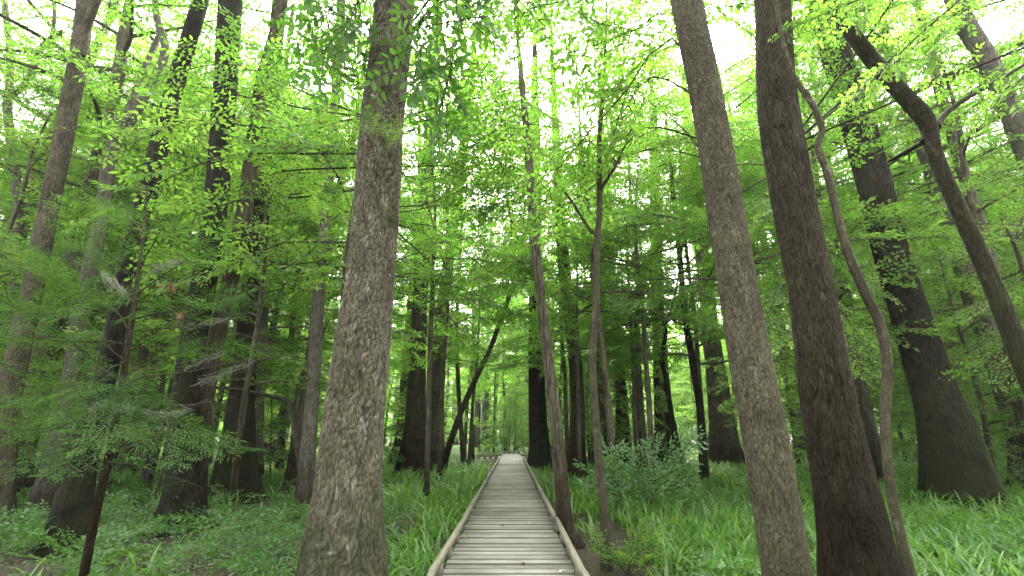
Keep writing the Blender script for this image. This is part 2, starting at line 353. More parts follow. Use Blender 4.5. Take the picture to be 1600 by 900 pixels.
def ground_material():
    m, t, o, N = newmat('forest_floor'); L = t.links.new
    tc = N('TexCoord')
    n = N('TexNoise'); n.inputs['Scale'].default_value = .55; n.inputs['Detail'].default_value = 9; L(tc.outputs['Object'], n.inputs['Vector'])
    n2 = N('TexNoise'); n2.inputs['Scale'].default_value = 26; n2.inputs['Detail'].default_value = 6; L(tc.outputs['Object'], n2.inputs['Vector'])
    r = ramp(N, [(.3, (.018, .012, .008)), (.5, (.052, .034, .021)), (.7, (.10, .068, .042))]); L(n2.outputs['Fac'], r.inputs[0])
    r2 = ramp(N, [(.38, (.045, .055, .018)), (.62, (1, 1, 1))]); L(n.outputs['Fac'], r2.inputs[0])
    mk = ramp(N, [(.42, (0, 0, 0)), (.58, (1, 1, 1))]); L(n.outputs['Fac'], mk.inputs[0])
    mx = N('MixRGB'); L(mk.outputs[0], mx.inputs[0]); L(r.outputs[0], mx.inputs[1]); mx.inputs[2].default_value = (.040, .036, .016, 1)
    b = N('BsdfPrincipled'); b.inputs['Roughness'].default_value = .95; L(mx.outputs[0], b.inputs['Base Color'])
    bp = N('Bump'); bp.inputs['Distance'].default_value = .04; L(n2.outputs['Fac'], bp.inputs['Height']); L(bp.outputs[0], b.inputs['Normal'])
    L(b.outputs[0], o.inputs['Surface']); return m

# ------------------------------------------------------------------ ground
def ground_h(x, y):
    return 0.05 * np.sin(x * .55 + 1) * np.sin(y * .43 + 2) + 0.03 * np.sin(x * 1.3 + y * .9)
gx = np.unique(np.concatenate([np.linspace(-600, -40, 15), np.linspace(-40, 40, 161), np.linspace(40, 600, 15)]))
gy = np.unique(np.concatenate([np.linspace(-200, -5, 10), np.linspace(-5, 70, 151), np.linspace(70, 900, 18)]))
X, Y = np.meshgrid(gx, gy)
fade = np.clip(1 - np.hypot(X, Y) / 90, 0, 1)
G = np.stack([X, Y, ground_h(X, Y) * fade - .02], -1).reshape(-1, 3)
i = np.arange(len(gy) - 1)[:, None] * len(gx); j = np.arange(len(gx) - 1)[None]
gq = np.stack([i + j, i + j + 1, i + len(gx) + j + 1, i + len(gx) + j], -1).reshape(-1, 4)
g = link('forest_floor', mesh('forest_floor', G, gq, ground_material(), None, True)); g['kind'] = 'structure'; g['label'] = 'dark leaf-strewn soil of the forest floor'; g['category'] = 'ground'

# ------------------------------------------------------------------ boardwalk
BX, DZ, HW, YEND = -0.04, 0.28, 0.845, 45.0
rngb = np.random.default_rng(5)
bw = thing('boardwalk', 'weathered grey plank boardwalk running straight into the forest', 'boardwalk', (BX, 0, 0))
mb = MB(); y = -1.5
while y < YEND:
    wd = .206 + rngb.normal(0, .003); gap = .019 + abs(rngb.normal(0, .008))
    if y > 20: gap = .018
    x0 = -HW + .03 + rngb.normal(0, .012); x1 = HW - .03 + rngb.normal(0, .012); dz = rngb.normal(0, .005)
    t = float(np.clip(rngb.normal(.5, .22), .14, 1))        # faces: bottom, top, edges tinted dark as painted gap shade
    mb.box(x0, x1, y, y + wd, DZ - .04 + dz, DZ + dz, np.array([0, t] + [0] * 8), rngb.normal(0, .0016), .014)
    y += wd + gap
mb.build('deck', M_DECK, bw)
def rail(x0, y0, x1, y1, z, wdt=.075, h=.075, seg=3.6):
    L_ = math.hypot(x1 - x0, y1 - y0); n = max(1, round(L_ / seg)); out = MB()
    a = math.atan2(y1 - y0, x1 - x0) - math.pi / 2
    for k in range(n):
        t0, t1 = k / n, (k + 1) / n
        cx, cyy = x0 + (x1 - x0) * (t0 + t1) / 2, y0 + (y1 - y0) * (t0 + t1) / 2
        l2 = L_ / n / 2 - .004
        out.box(cx - wdt / 2, cx + wdt / 2, cyy - l2, cyy + l2, z - h, z, float(rngb.uniform(.3, .8)), a + rngb.normal(0, .004 if n > 1 else 0), .01)
        for q in (-.75, -.25, .25, .75):                  # spacer blocks that lift the kerb off the planks
            bx, by = cx - math.sin(a) * q * l2, cyy + math.cos(a) * q * l2
            out.box(bx - .04, bx + .04, by - .13, by + .13, DZ + .003, z - h - .002, .35, a)
    return out
RZ = DZ + .17
YC0, YC1 = 35.2, 38.6
rail(-HW + .02, -1.5, -HW + .02, YC0, RZ).build('kerb_rail', M_RAIL, bw)
rail(HW - .02, -1.5, HW - .02, YC0, RZ).build('kerb_rail', M_RAIL, bw)
rail(-HW + .02, YC1, -HW + .02, YEND, RZ).build('kerb_rail', M_RAIL, bw)
rail(HW - .02, YC1, HW - .02, YEND, RZ).build('kerb_rail', M_RAIL, bw)
rail(-HW, YEND + .05, HW + .1, YEND + .05, RZ + .04).build('end_kerb', M_RAIL, bw)
for sgn in (-1, 1):
    lb = MB()
    for k in range(10):
        xx = sgn * (HW + .06 + k * .15)
        lb.box(xx - .068, xx + .068, YC0 + .05, YC1 - .05, DZ - .06, DZ - .02, np.array([0, rngb.uniform(.3, .8)] + [0] * 8), 0, .006)  # board edges darkened in colour to paint the shade between boards
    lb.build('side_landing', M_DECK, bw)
    for yy in (YC0, YC1):
        rail(sgn * (HW + .02), yy, sgn * (HW + 1.6), yy, RZ).build('kerb_rail', M_RAIL, bw)
jm = MB()
for xx in (-.7, .7): jm.box(xx - .04, xx + .04, -1.5, YEND, DZ - .21, DZ - .045, .3)
jm.build('joist', M_RAIL, bw)
for yy in np.arange(-.5, YEND, 2.4):
    for xx in (-.78, .78):
        pm = MB(); pm.box(xx - .05, xx + .05, yy - .05, yy + .05, -.15, DZ - .06, .3); pm.build('post', M_RAIL, bw)

# ------------------------------------------------------------------ haze
HAZE = 0.0005
if HAZE:
    hm_, ht_, ho_, HN = newmat('forest_haze')
    pv = HN('VolumePrincipled'); pv.inputs['Color'].default_value = (.93, .96, .92, 1); pv.inputs['Density'].default_value = HAZE; pv.inputs['Anisotropy'].default_value = .2
    ht_.links.new(pv.outputs[0], ho_.inputs['Volume'])
    hb = MB(); hb.box(-165, 165, -30, 165, -1.2, 36)
    hz = hb.build('haze', hm_); hz['kind'] = 'stuff'; hz['label'] = 'pale humid air between the trees'; hz['category'] = 'haze'

# ------------------------------------------------------------------ leaves
class Leaves:
    def __init__(s): s.d = []
    def add(s, P, D, N, L, W, t): s.d.append((P, D, N, L, W, t))
    def arrays(s):
        return [np.concatenate([d[k] for d in s.d]) for k in range(6)]
    def mesh(s, name, mat, rng, fine=False, jitter=.5):
        P, D, N, L, W, t = s.arrays()
        N = unit(N + rng.normal(0, jitter, N.shape)); D = unit(D + rng.normal(0, .12, D.shape))
        Sd = unit(np.cross(N, D)); N = np.cross(D, Sd)
        L = L[:, None]; W = W[:, None]; n = len(P)
        fold = (rng.uniform(.02, .22, (n, 1))) * W
        droop = rng.uniform(.02, .22, (n, 1)) * L
        tip = P + D * L - N * droop
        ti = np.clip(t + rng.normal(0, .13, n), 0, 1)
        if not fine:
            mid = P + D * L * .45 - N * droop * .15
            V = np.stack([P, mid + Sd * W / 2 + N * fold, tip, mid - Sd * W / 2 + N * fold], 1).reshape(-1, 3)
            b = np.arange(n)[:, None] * 4
            Fq = np.concatenate([b + [0, 1, 2], b + [0, 2, 3]], 1).reshape(-1, 3)
            return mesh(name, V, Fq, mat, np.repeat(ti, 2))
        a1 = P + D * L * .3; a2 = P + D * L * .68 - N * droop * .4
        V = np.stack([P, a1 + Sd * W * .46 + N * fold, a2 + Sd * W * .36 + N * fold * .7, tip, a2 - Sd * W * .36 + N * fold * .7, a1 - Sd * W * .46 + N * fold], 1).reshape(-1, 3)
        b = np.arange(n)[:, None] * 6
        Fq = np.concatenate([b + [0, 1, 2, 3], b + [0, 3, 4, 5]], 1).reshape(-1, 4)
        return mesh(name, V, Fq, mat, np.repeat(ti, 2))

def spray(kind, rng):
    """a flat leafy twig along +X, normal +Z; returns leaf arrays and twig segments"""
    P, D, L, W = [], [], [], []; tw = []
    def row(p0, d, ln, n, la, wa, ang, term=True):
        side = 1
        for k in range(n):
            s = ln * (k + .8) / n
            c, sn = math.cos(ang * side), math.sin(ang * side)
            dd = np.array([d[0] * c - d[1] * sn, d[0] * sn + d[1] * c, rng.normal(-.12, .12)])
            P.append(p0 + d * s + [0, 0, -.08 * s * s]); D.append(dd); q = rng.uniform(.7, 1.2) * (1 - .25 * abs(k / n - .45)); L.append(la * q); W.append(wa * q * rng.uniform(.85, 1.15)); side *= -1
        if term: P.append(p0 + d * ln); D.append(d.copy()); L.append(la * 1.1); W.append(wa)
        tw.append((p0, p0 + d * ln))
    X = np.array([1.0, 0, 0])
    if kind == 'broad':
        row(np.zeros(3), X, .9, 8, .12, .056, .95)
        for k, t in enumerate((.18, .34, .5, .64, .78)):
            for sg in ((1, -1) if rng.random() < .6 else ((-1) ** k,)):
                a = sg * rng.uniform(.6, .95); row(X * .9 * t, np.array([math.cos(a), math.sin(a), rng.normal(0, .08)]), .5 * (1.15 - t) * rng.uniform(.8, 1.2), 5, .11, .052, .95)
    elif kind == 'small':                                   # hornbeam-like small leaves in tight flat layers
        row(np.zeros(3), X, .95, 13, .072, .036, 1.0)
        for k in range(9):
            t = .1 + .09 * k; a = (-1) ** k * rng.uniform(.7, .95)
            row(X * .95 * t, np.array([math.cos(a), math.sin(a), rng.normal(0, .05)]), .52 * (1.1 - t), 8, .066, .034, 1.0)
    elif kind == 'ash':                                     # pinnate leaf: leaflet pairs
        for k in range(6):
            a0 = (-1) ** k * rng.uniform(.45, 1.0) if k < 5 else 0; p0 = X * .13 * k
            d = np.array([math.cos(a0), math.sin(a0), rng.normal(-.15, .15)]); tw.append((p0, p0 + d * .32))
            for q in range(3):
                for sg in (1, -1):
                    a = a0 + sg * 1.0; P.append(p0 + d * (.12 + .09 * q)); D.append(np.array([math.cos(a), math.sin(a), d[2] - .15])); L.append(.12 * rng.uniform(.8, 1.15)); W.append(.05)
            P.append(p0 + d * .33); D.append(d); L.append(.135); W.append(.055)
        tw.append((np.zeros(3), X * .7))
    elif kind == 'feather':                                 # bald-cypress sprays: comb of soft narrow branchlets
        row(np.zeros(3), X, .8, 30, .07, .012, .95)
        for k in range(9):
            t = .06 + .1 * k; a = (-1) ** k * rng.uniform(.6, .9)
            row(X * .8 * t, np.array([math.cos(a), math.sin(a), rng.normal(-.05, .06)]), .46 * (1.15 - t), 18, .06, .011, 1.0)
    P, D = np.array(P), unit(np.array(D)); N = np.zeros_like(P); N[:, 2] = 1
    N = unit(N - D * np.sum(N * D, 1, keepdims=True))
    return P, D, N, np.array(L), np.array(W), tw
RS = np.random.default_rng(11)
SPR = {k: [spray(k, RS) for _ in range(4)] for k in ('broad', 'small', 'ash', 'feather')}

def frame(d, up, roll=0.0):
    x = unit(np.asarray(d, float)); z = up - x * np.dot(up, x)
    z = z / (np.linalg.norm(z) + 1e-9); yv = np.cross(z, x)
    if roll:
        c, s = math.cos(roll), math.sin(roll); yv, z = yv * c + z * s, z * c - yv * s
    return np.stack([x, yv, z], 1)
def put_spray(LV, TW, kind, p, d, scale, rng, tint, up=(0, 0, 1.0), roll=.55):
    P, D, N, L, W, tw = SPR[kind][rng.integers(4)]
    M = frame(d, np.array(up), rng.normal(0, roll))
    LV.add(p + (P * scale) @ M.T, D @ M.T, N @ M.T, L * scale, W * scale, np.full(len(P), tint))
    if TW is not None:
        for a, b in tw: TW.append((p + M @ (a * scale), p + M @ (b * scale), (.003 if kind == 'feather' else .006) * scale))
def twig_mesh(mbx, TW):
    """thin tapering three-sided twigs"""
    if not TW: return
    A = np.array([t[0] for t in TW]); B = np.array([t[1] for t in TW]); r = np.array([t[2] for t in TW])[:, None]
    D = unit(B - A); U = unit(np.cross(D, np.array([.31, .2, .93]))); W = np.cross(D, U); n = len(A)
    ring = lambda Q, rr: [Q + rr * (math.cos(q) * U + math.sin(q) * W) for q in (0, 2.09, 4.19)]
    V = np.stack(ring(A, r) + ring(B, r * .35), 1).reshape(-1, 3)
    b = np.arange(n)[:, None] * 6
    mbx.add(V, np.concatenate([b + [0, 1, 4, 3], b + [1, 2, 5, 4], b + [2, 0, 3, 5]], 1).reshape(-1, 4))

def bough(p0, d, ln, rng, rise=.15, droop=.25, n=7, wig=.05):
    t = np.linspace(0, 1, n)[:, None]
    d = unit(np.asarray(d, float)); P = p0 + d * ln * t
    P[:, 2:3] += ln * (rise * t - droop * t * t)
    P[1:] += np.cumsum(rng.normal(0, wig * ln / n, (n - 1, 3)), 0)
    return P
def leafy_bough(mbx, LV, TW, P, r0, rng, kind, sc, tint, start=.3, gap=.32, nseg=5, sub=True):
    """bough tube + flat sprays to both sides along it"""
    ln = np.linalg.norm(np.diff(P, axis=0), axis=1).sum()
    Q, rr = smooth_path(P, np.linspace(r0, max(.004, r0 * .15), len(P)), max(.12, ln / 14))
    V, Fq = tube(Q, rr, nseg, rng, .04); mbx.add(V, Fq)
    s = np.concatenate([[0], np.cumsum(np.linalg.norm(np.diff(Q, axis=0), axis=1))]); L_ = s[-1]
    k = 0; d_along = L_ * start
    while d_along <= L_:
        i = min(np.searchsorted(s, d_along), len(Q) - 2); T = unit(Q[min(i + 1, len(Q) - 1)] - Q[max(i - 1, 0)])
        side = unit(np.cross(T, [0, 0, 1.0])); sg = (-1) ** k
        a = rng.uniform(.5, 1.15); dd = T * math.cos(a) + side * math.sin(a) * sg + [0, 0, rng.normal(-.05, .12)]
        put_spray(LV, TW, kind, Q[i], dd, sc * rng.uniform(.75, 1.25), rng, np.clip(tint + rng.normal(0, .2), 0, 1))
        if sub and rng.random() < .3:
            put_spray(LV, TW, kind, Q[i], T + side * sg * .3 + [0, 0, rng.normal(.2, .2)], sc * rng.uniform(.7, 1.1), rng, np.clip(tint + rng.normal(0, .2), 0, 1))
        d_along += gap * sc * rng.uniform(.7, 1.3); k += 1
    put_spray(LV, TW, kind, Q[-1], unit(Q[-1] - Q[-3]), sc, rng, tint)

# ------------------------------------------------------------------ generated tree kinds (shared meshes)
def gen_tree(seed, H, r, kind, sc, z0, ntier, blen, bark, leaf, flare=None, lean=.06, gap=.32, wiggle=.05, fine=False, top_only=False, nseg=10, rise=.2, droop=.3):
    rng = np.random.default_rng(seed)
    n = 9; t = np.linspace(0, 1, n)
    off = np.cumsum(rng.normal(0, wiggle, (n, 2)), 0) * H / 8 * t[:, None]
    ld = rng.uniform(0, 6.28)
    P = np.stack([off[:, 0] + lean * H * t * math.cos(ld), off[:, 1] + lean * H * t * math.sin(ld), -.15 + (H + .15) * t], 1)
    rad = r * (1 - .8 * t ** 1.2)
    Q, rr = smooth_path(P, rad, max(.18, H / 50))
    mbx = MB(); V, Fq = tube(Q, rr, nseg, rng, .04, flare); mbx.add(V, Fq)
    LV, TW = Leaves(), []
    az = rng.uniform(0, 6.28)
    for k in range(ntier):
        f = (k + rng.uniform(0, .9)) / ntier
        z = z0 + (H - z0) * f * .97
        i = min(np.searchsorted(Q[:, 2], z), len(Q) - 1)
        az += 2.4 + rng.normal(0, .4)
        ln = blen * (1.05 - .72 * f ** 1.5 if not top_only else (.55 + .9 * math.sin(math.pi * (.15 + .8 * f)))) * rng.uniform(.7, 1.2)
        B = bough(Q[i], [math.cos(az), math.sin(az), 0], ln, rng, rise + .35 * f, droop, 6, .09)
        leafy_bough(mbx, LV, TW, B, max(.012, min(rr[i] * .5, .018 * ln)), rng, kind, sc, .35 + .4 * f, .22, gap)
    for _ in range(3): put_spray(LV, TW, kind, Q[-1], rng.normal(0, 1, 3) + [0, 0, .6], sc, rng, .8)
    twig_mesh(mbx, TW)
    tm = mesh('trunk', np.concatenate(mbx.V), np.concatenate(mbx.F), BARK[bark], None, True)
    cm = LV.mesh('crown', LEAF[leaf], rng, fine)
    return tm, cm
FL = (1.3, .9, 7, .5)
KINDS = {
    'understory': [gen_tree(100 + s, 8 + s * .6, .075 + .008 * s, ('broad', 'broad', 'small', 'broad', 'ash')[s], 1.12, 1.9 + .3 * (s % 3), 24, 2.5, 'far', 'mid', None, .08, .34, .08) for s in range(5)],
    'low': [gen_tree(150 + s, 5.2 + s * .5, .045, ('small', 'broad', 'broad', 'ash')[s], 1.05, .9, 18, 1.9, 'twig', 'dark', None, .1, .34, .1) for s in range(4)],
    'canopy': [gen_tree(200 + s, 24 + 1.5 * s, .34 + .04 * s, 'broad', 1.75, 9 + s, 30, 4.6, 'far', 'canopy', FL, .04, .36, .05, False, True, 14) for s in range(5)],
    'arch': [gen_tree(450 + s, 15 + 1.5 * s, .11, 'broad', 1.1, 5.5, 26, 4.4, 'far', 'canopy', (.5, .4, 5, .3), .03, .31, .06, False, True, 10, .1, .25) for s in range(3)],
    'mid': [gen_tree(400 + s, 16 + 1.2 * s, .13 + .02 * s, 'broad', 1.15, 4.2 + .5 * s, 34, 3.9, 'far', 'canopy', (.5, .4, 5, .3), .05, .33, .07, False, True, 10) for s in range(4)],
    'stem': [gen_tree(500 + s, 21 + s, .14 + .025 * s, 'broad', 1.3, 12, 13, 3.2, 'far', 'canopy', (.8, .6, 6, .5), .05, .38, .06, False, True, 10) for s in range(4)],
    'pole': [gen_tree(300 + s, 15 + s, .13 + .02 * s, 'broad', 1.3, 5.5, 20, 2.9, 'far', 'canopy', (.6, .4, 5, .3), .06, .36, .07, False, True, 9) for s in range(4)],
}
def place(kind, var, x, y, name, label, cat, group, sc=1.0, rz=None, rng=None):
    rng = rng or random
    tm, cm = KINDS[kind][var]
    o = thing(name, label, cat, (x, y, 0), rng.random() * 6.28 if rz is None else rz, group, sc)
    link('trunk', tm, o); link('crown', cm, o)
    return o

# ------------------------------------------------------------------ the trees one can point at
def px_path(path, Y, ext_bottom=True, H=None, ground=True):
    """photo outline (x, y, width px) from the foot up -> points and radii at distance Y"""
    P = [pix(a, b, Y) for a, b, _ in path]; Rr = [pxsize(c, a, b, Y) / 2 for a, b, c in path]
    if ground:
        if P[0][2] > -.12:
            d = P[0] - P[1]; d = d / -d[2] if d[2] < -1e-3 else np.array([0, 0, -1.0])
            k = P[0][2] + .15; P.insert(0, P[0] + d * k); Rr.insert(0, Rr[0] * (1 + .15 * min(k, 1)))
    if H and P[-1][2] < H:
        d = P[-1] - P[-2]; d /= d[2]; d[:2] = np.clip(d[:2], -.3, .3)
        dz = H - P[-1][2]; r = Rr[-1]; p = P[-1].copy()
        for f in (.33, .66, 1.0):
            P.append(p + d * dz * f * np.array([1 - .3 * f, 1, 1])); Rr.append(r * (1 - .62 * f))
    return np.array(P), np.array(Rr)
def hero(name, label, cat, path, bark, Y=None, H=20, flare=None, forks=(), nseg=28, step=.16, rough=.03, fine=0.0, crown=('canopy', .62), seed=0, sprigs=(), group=None, dy=0, relief=None):
    if Y is None: Y = ground_Y(path[0][1])
    rng = np.random.default_rng(1000 + seed)
    P, Rr = px_path(path, Y, H=H)
    base = np.array([P[0][0], P[0][1], 0.0])
    if dy: P[:, 1] += np.linspace(0, dy, len(P))
    o = thing(name, label, cat, base, 0, group)
    Q, rr = smooth_path(P - base, Rr, step)
    ridge = []
    V, Fq = tube(Q, rr, nseg, rng, rough, flare, fine, True, relief, ridge)
    m = MB(); m.add(V, Fq); tk = m.build('trunk', BARK[bark], o, True)
    if ridge:
        at = tk.data.attributes.new('ridge', 'FLOAT', 'POINT'); at.data.foreach_set('value', ridge[0].astype(np.float32))
    for fk in forks:
        fp = np.array([pix(a, b, Y) for a, b, _ in fk]) - base; fr = np.array([pxsize(c, a, b, Y) / 2 for a, b, c in fk])
        if len(fk) > 1:
            fp[:, 1] += np.linspace(0, rng.uniform(-.5, .8), len(fp))
        fq, fr2 = smooth_path(fp, fr, step * .6)
        V, Fq = tube(fq, fr2, max(8, nseg // 2), rng, rough)
        m = MB(); m.add(V, Fq); m.build('limb', BARK[bark], o, True)
    if crown:
        kd, s = crown
        cm = crown_mesh(seed % 3)
        link('crown', cm, o, Q[-1] - [0, 0, 3.2 * s], (0, 0, rng.uniform(0, 6.28)), s)
    if sprigs:
        LV, TW = Leaves(), []; mbx = MB()
        for (a, b, dx, n) in sprigs:
            p = pix(a, b, Y) - base
            p = p + np.array([0, -.02, 0])
            for k in range(n):
                dd = np.array([dx * rng.uniform(.4, 1.2), -rng.uniform(.5, 1.2), rng.normal(-.05, .25)])
                put_spray(LV, TW, 'feather', p + rng.normal(0, .06, 3) * [1, .3, 1.6] + [0, -pxsize(30, a, b, Y) * .6, 0], dd, rng.uniform(.45, .85), rng, .7)
        twig_mesh(mbx, TW)
        f = link('foliage', LV.mesh('foliage', LEAF['mid'], rng, False), o)
    return o, Q, rr, base
_cr = {}
def crown_mesh(k):
    """loose round canopy top, leaves only"""
    if k not in _cr:
        rng = np.random.default_rng(70 + k); LV = Leaves(); mbx = MB()
        for q in range(13):
            az = q * 2.4; el = rng.uniform(-.1, 1.3)
            B = bough(np.array([0, 0, 1.5 + 2.5 * rng.random()]), [math.cos(az) * math.cos(el), math.sin(az) * math.cos(el), math.sin(el)], rng.uniform(2.5, 5), rng, .1, .2, 6, .1)
            leafy_bough(mbx, LV, None, B, .05, rng, 'broad', 1.7, .6, .2, .4)
        _cr[k] = LV.mesh('crown', LEAF['canopy'], rng)
    return _cr[k]

big, bQ, bR, bBase = hero('hardwood_tree', 'big straight tree with flaking scaly grey bark just left of the boardwalk', 'tree',
    [(535, 900, 146), (539, 840, 132), (547, 740, 107), (555, 640, 97), (566, 540, 90), (580, 430, 76), (590, 300, 71), (598, 180, 67), (610, 70, 63), (617, 0, 60)],
    'scaly', Y=4.9, H=19, nseg=300, step=.02, relief=(.031, .075, .013), rough=.022, fine=.006, seed=1, flare=(.28, .5, 5, .5),
    sprigs=[(575, 150, -1, 3), (572, 232, -1, 3), (590, 222, .4, 2), (600, 245, .9, 2), (560, 360, -1, 2)])
hero('hardwood_tree', 'leaning slim-barked tree right of the boardwalk, leftmost of the two close large right trunks', 'tree',
    [(1232, 905, 82), (1194, 675, 74), (1172, 560, 69), (1153, 450, 63), (1132, 320, 59), (1117, 225, 55), (1095, 110, 52), (1072, 0, 50)],
    'fine', Y=4.7, H=19, nseg=240, step=.018, relief=(.024, .05, .006), rough=.016, fine=.004, seed=2, flare=(.15, .5, 5, .4))
hero('hardwood_tree', 'large brown trunk beside the crooked pale sapling, flood-stained dark at its foot', 'tree',
    [(1345, 905, 136), (1333, 830, 120), (1318, 750, 105), (1290, 600, 85), (1266, 450, 73), (1240, 320, 71), (1220, 200, 68), (1210, 100, 62), (1207, 0, 58)],
    'brown', Y=5.6, H=21, nseg=260, step=.026, relief=(.028, .17, .009), rough=.022, fine=.005, seed=3, flare=(.12, .6, 6, .5))
hero('cypress_tree', 'massive cypress trunk with broad mossy dark flared foot on the right', 'tree',
    [(1505, 792, 150), (1503, 768, 140), (1480, 675, 102), (1457, 600, 76), (1418, 480, 64), (1394, 400, 58), (1342, 200, 57), (1296, 50, 45)],
    'mossy', H=32, nseg=240, step=.06, relief=(.07, .55, .022), rough=.02, fine=.006, seed=4, flare=(.10, 1.0, 8, .7),
    sprigs=[(1340, 165, .3, 4), (1345, 190, .8, 4), (1375, 225, .6, 5), (1380, 250, -.4, 4), (1395, 330, .3, 5), (1400, 350, -.9, 5), (1415, 420, .5, 5), (1400, 440, -.9, 6), (1350, 250, -.9, 4)])
hero('sapling', 'thin crooked sapling with pale blotched bark in front of the brown trunk', 'tree',
    [(1424, 905, 23.1), (1405, 830, 19.0), (1388, 740, 17.0), (1383, 650, 16.3), (1386, 570, 17.7), (1374, 505, 17.0), (1350, 455, 17.0), (1322, 385, 14.3), (1305, 320, 12.2), (1290, 262, 11.6), (1278, 230, 10.9), (1284, 200, 10.2), (1268, 160, 10.2), (1240, 118, 8.2), (1222, 60, 6.8), (1212, 0, 5.4)],
    'smooth', Y=5.0, H=9, nseg=24, step=.04, rough=.075, fine=.02, seed=5, crown=None, forks=[[(1279, 225, 9), (1288, 212, 6), (1292, 205, 4)]])
hero('curved_tree', 'dark curved tree forking at head height near the right picture edge', 'tree',
    [(1668, 760, 46), (1628, 640, 42), (1596, 560, 38), (1566, 480, 36), (1536, 410, 33), (1504, 340, 31), (1476, 280, 29), (1458, 235, 28), (1452, 205, 31), (1440, 180, 34), (1408, 145, 30), (1372, 105, 28), (1338, 62, 27), (1300, 10, 26), (1270, -40, 22)],
    'limb', Y=6.2, H=13, nseg=24, step=.07, rough=.03, seed=6, crown=None,
    forks=[[(1458, 200, 26), (1472, 186, 15), (1500, 160, 11), (1545, 130, 9), (1600, 98, 8), (1660, 60, 6)], [(1442, 222, 12), (1438, 216, 5)]])
hero('hardwood_tree', 'pale patched tree leaning in from the upper right corner', 'tree',
    [(1690, 470, 46), (1640, 330, 44), (1600, 225, 42), (1570, 150, 40), (1540, 90, 38), (1510, 40, 36), (1488, -10, 34)],
    'pale', Y=11, H=22, nseg=28, seed=7)
hero('hardwood_tree', 'slim grey trunk behind the forked dark tree at upper right', 'tree',
    [(1610, 700, 34), (1575, 520, 28), (1545, 400, 25), (1515, 300, 22), (1490, 220, 20), (1470, 150, 18), (1455, 90, 16), (1440, 30, 15)],
    'far', Y=16, H=24, nseg=16, seed=8, flare=(.4, 1, 6, .5))
# --- left side
hero('hardwood_tree', 'leaning grey trunk with a high fork at the far left edge', 'tree',
    [(-8, 800, 62), (10, 640, 46), (36, 520, 40), (58, 420, 38), (76, 330, 35), (94, 240, 33), (110, 160, 32), (124, 80, 30), (134, 0, 28)],
    'grey', Y=11.5, H=22, nseg=28, seed=9, flare=(.25, .8, 6, .5), forks=[[(131, 90, 22), (136, 60, 18), (150, 38, 16), (168, 10, 14), (190, -40, 12)]])
hero('curved_tree', 'grey tree with wandering forked limbs in the upper left corner', 'tree',
    [(20, 690, 22), (24, 500, 18), (28, 330, 17), (22, 250, 17), (12, 175, 17), (16, 120, 15), (14, 60, 13), (6, 0, 12)],
    'pale', Y=16, H=20, nseg=14, seed=10, crown=None,
    forks=[[(18, 150, 14), (50, 125, 13), (66, 90, 12), (86, 72, 11), (112, 60, 8)], [(76, 82, 9), (88, 50, 8), (94, 20, 7), (92, -20, 6)], [(14, 130, 8), (0, 100, 6), (-20, 80, 5)]])
hero('cypress_tree', 'pale trunk with a low flared foot, second from the left edge', 'tree',
    [(68, 806, 62), (82, 740, 44), (96, 660, 34), (110, 590, 30), (122, 500, 28), (140, 420, 27), (158, 350, 26), (170, 260, 24), (182, 215, 22), (205, 185, 20), (232, 140, 17), (258, 80, 15), (244, 20, 13)],
    'pale', H=24, nseg=24, seed=11, flare=(.35, .8, 7, .5), rough=.05, forks=[[(186, 205, 16), (196, 150, 13), (206, 90, 11), (226, 20, 10)]])
hero('cypress_tree', 'near-black flared foot with a tall leaning trunk, left of the dark double trunk', 'tree',
    [(104, 862, 90), (112, 800, 70), (128, 735, 52), (148, 660, 42), (166, 590, 38), (184, 500, 36), (206, 400, 36), (230, 300, 34), (254, 210, 31), (278, 120, 28), (308, 20, 26)],
    'dark', H=21, nseg=28, seed=12, flare=(.25, .6, 7, .5))
hero('hardwood_tree', 'tall near-black straight trunk with wide roots left of the big scaly tree', 'tree',
    [(276, 828, 66), (280, 760, 50), (284, 690, 46), (294, 590, 44), (308, 500, 42), (324, 410, 40), (336, 320, 40), (346, 220, 40), (354, 110, 39), (360, 0, 38)],
    'dark', H=20, nseg=36, step=.1, seed=13, flare=(1.3, .38, 7, .9))
hero('hardwood_tree', 'slimmer grey trunk leaning against the near-black straight trunk', 'tree',
    [(306, 822, 30), (312, 700, 28), (322, 600, 27), (340, 500, 27), (362, 400, 26), (380, 300, 25), (392, 200, 24), (402, 120, 22), (420, 50, 20), (432, 0, 18)],
    'umber', H=19, nseg=24, seed=14, flare=(.4, .5, 5, .5), dy=.4)
hero('cypress_tree', 'broad fluted grey cypress foot in ferns left of the big scaly tree', 'tree',
    [(366, 782, 88), (370, 720, 64), (376, 640, 46), (383, 560, 38), (390, 480, 34), (400, 400, 31), (410, 300, 28), (420, 200, 26), (428, 110, 25), (434, 30, 24)],
    'cypress', H=28, nseg=48, step=.15, seed=15, flare=(.2, 1.4, 9, .9))
hero('cypress_tree', 'thin pale companion trunk right of the fluted cypress foot', 'tree',
    [(398, 758, 26), (402, 660, 20), (408, 560, 18), (414, 460, 16), (424, 330, 15), (436, 200, 14)], 'pale', H=24, nseg=14, seed=16, flare=(.4, 1, 5, .5))
hero('hardwood_tree', 'slender pale trunk close left of the big scaly tree', 'tree',
    [(474, 802, 30), (480, 720, 25), (488, 620, 22), (494, 520, 20), (500, 430, 19), (510, 330, 17), (518, 230, 16), (526, 130, 15), (532, 30, 14)],
    'pale', H=22, nseg=18, seed=17, flare=(.4, .7, 5, .5))
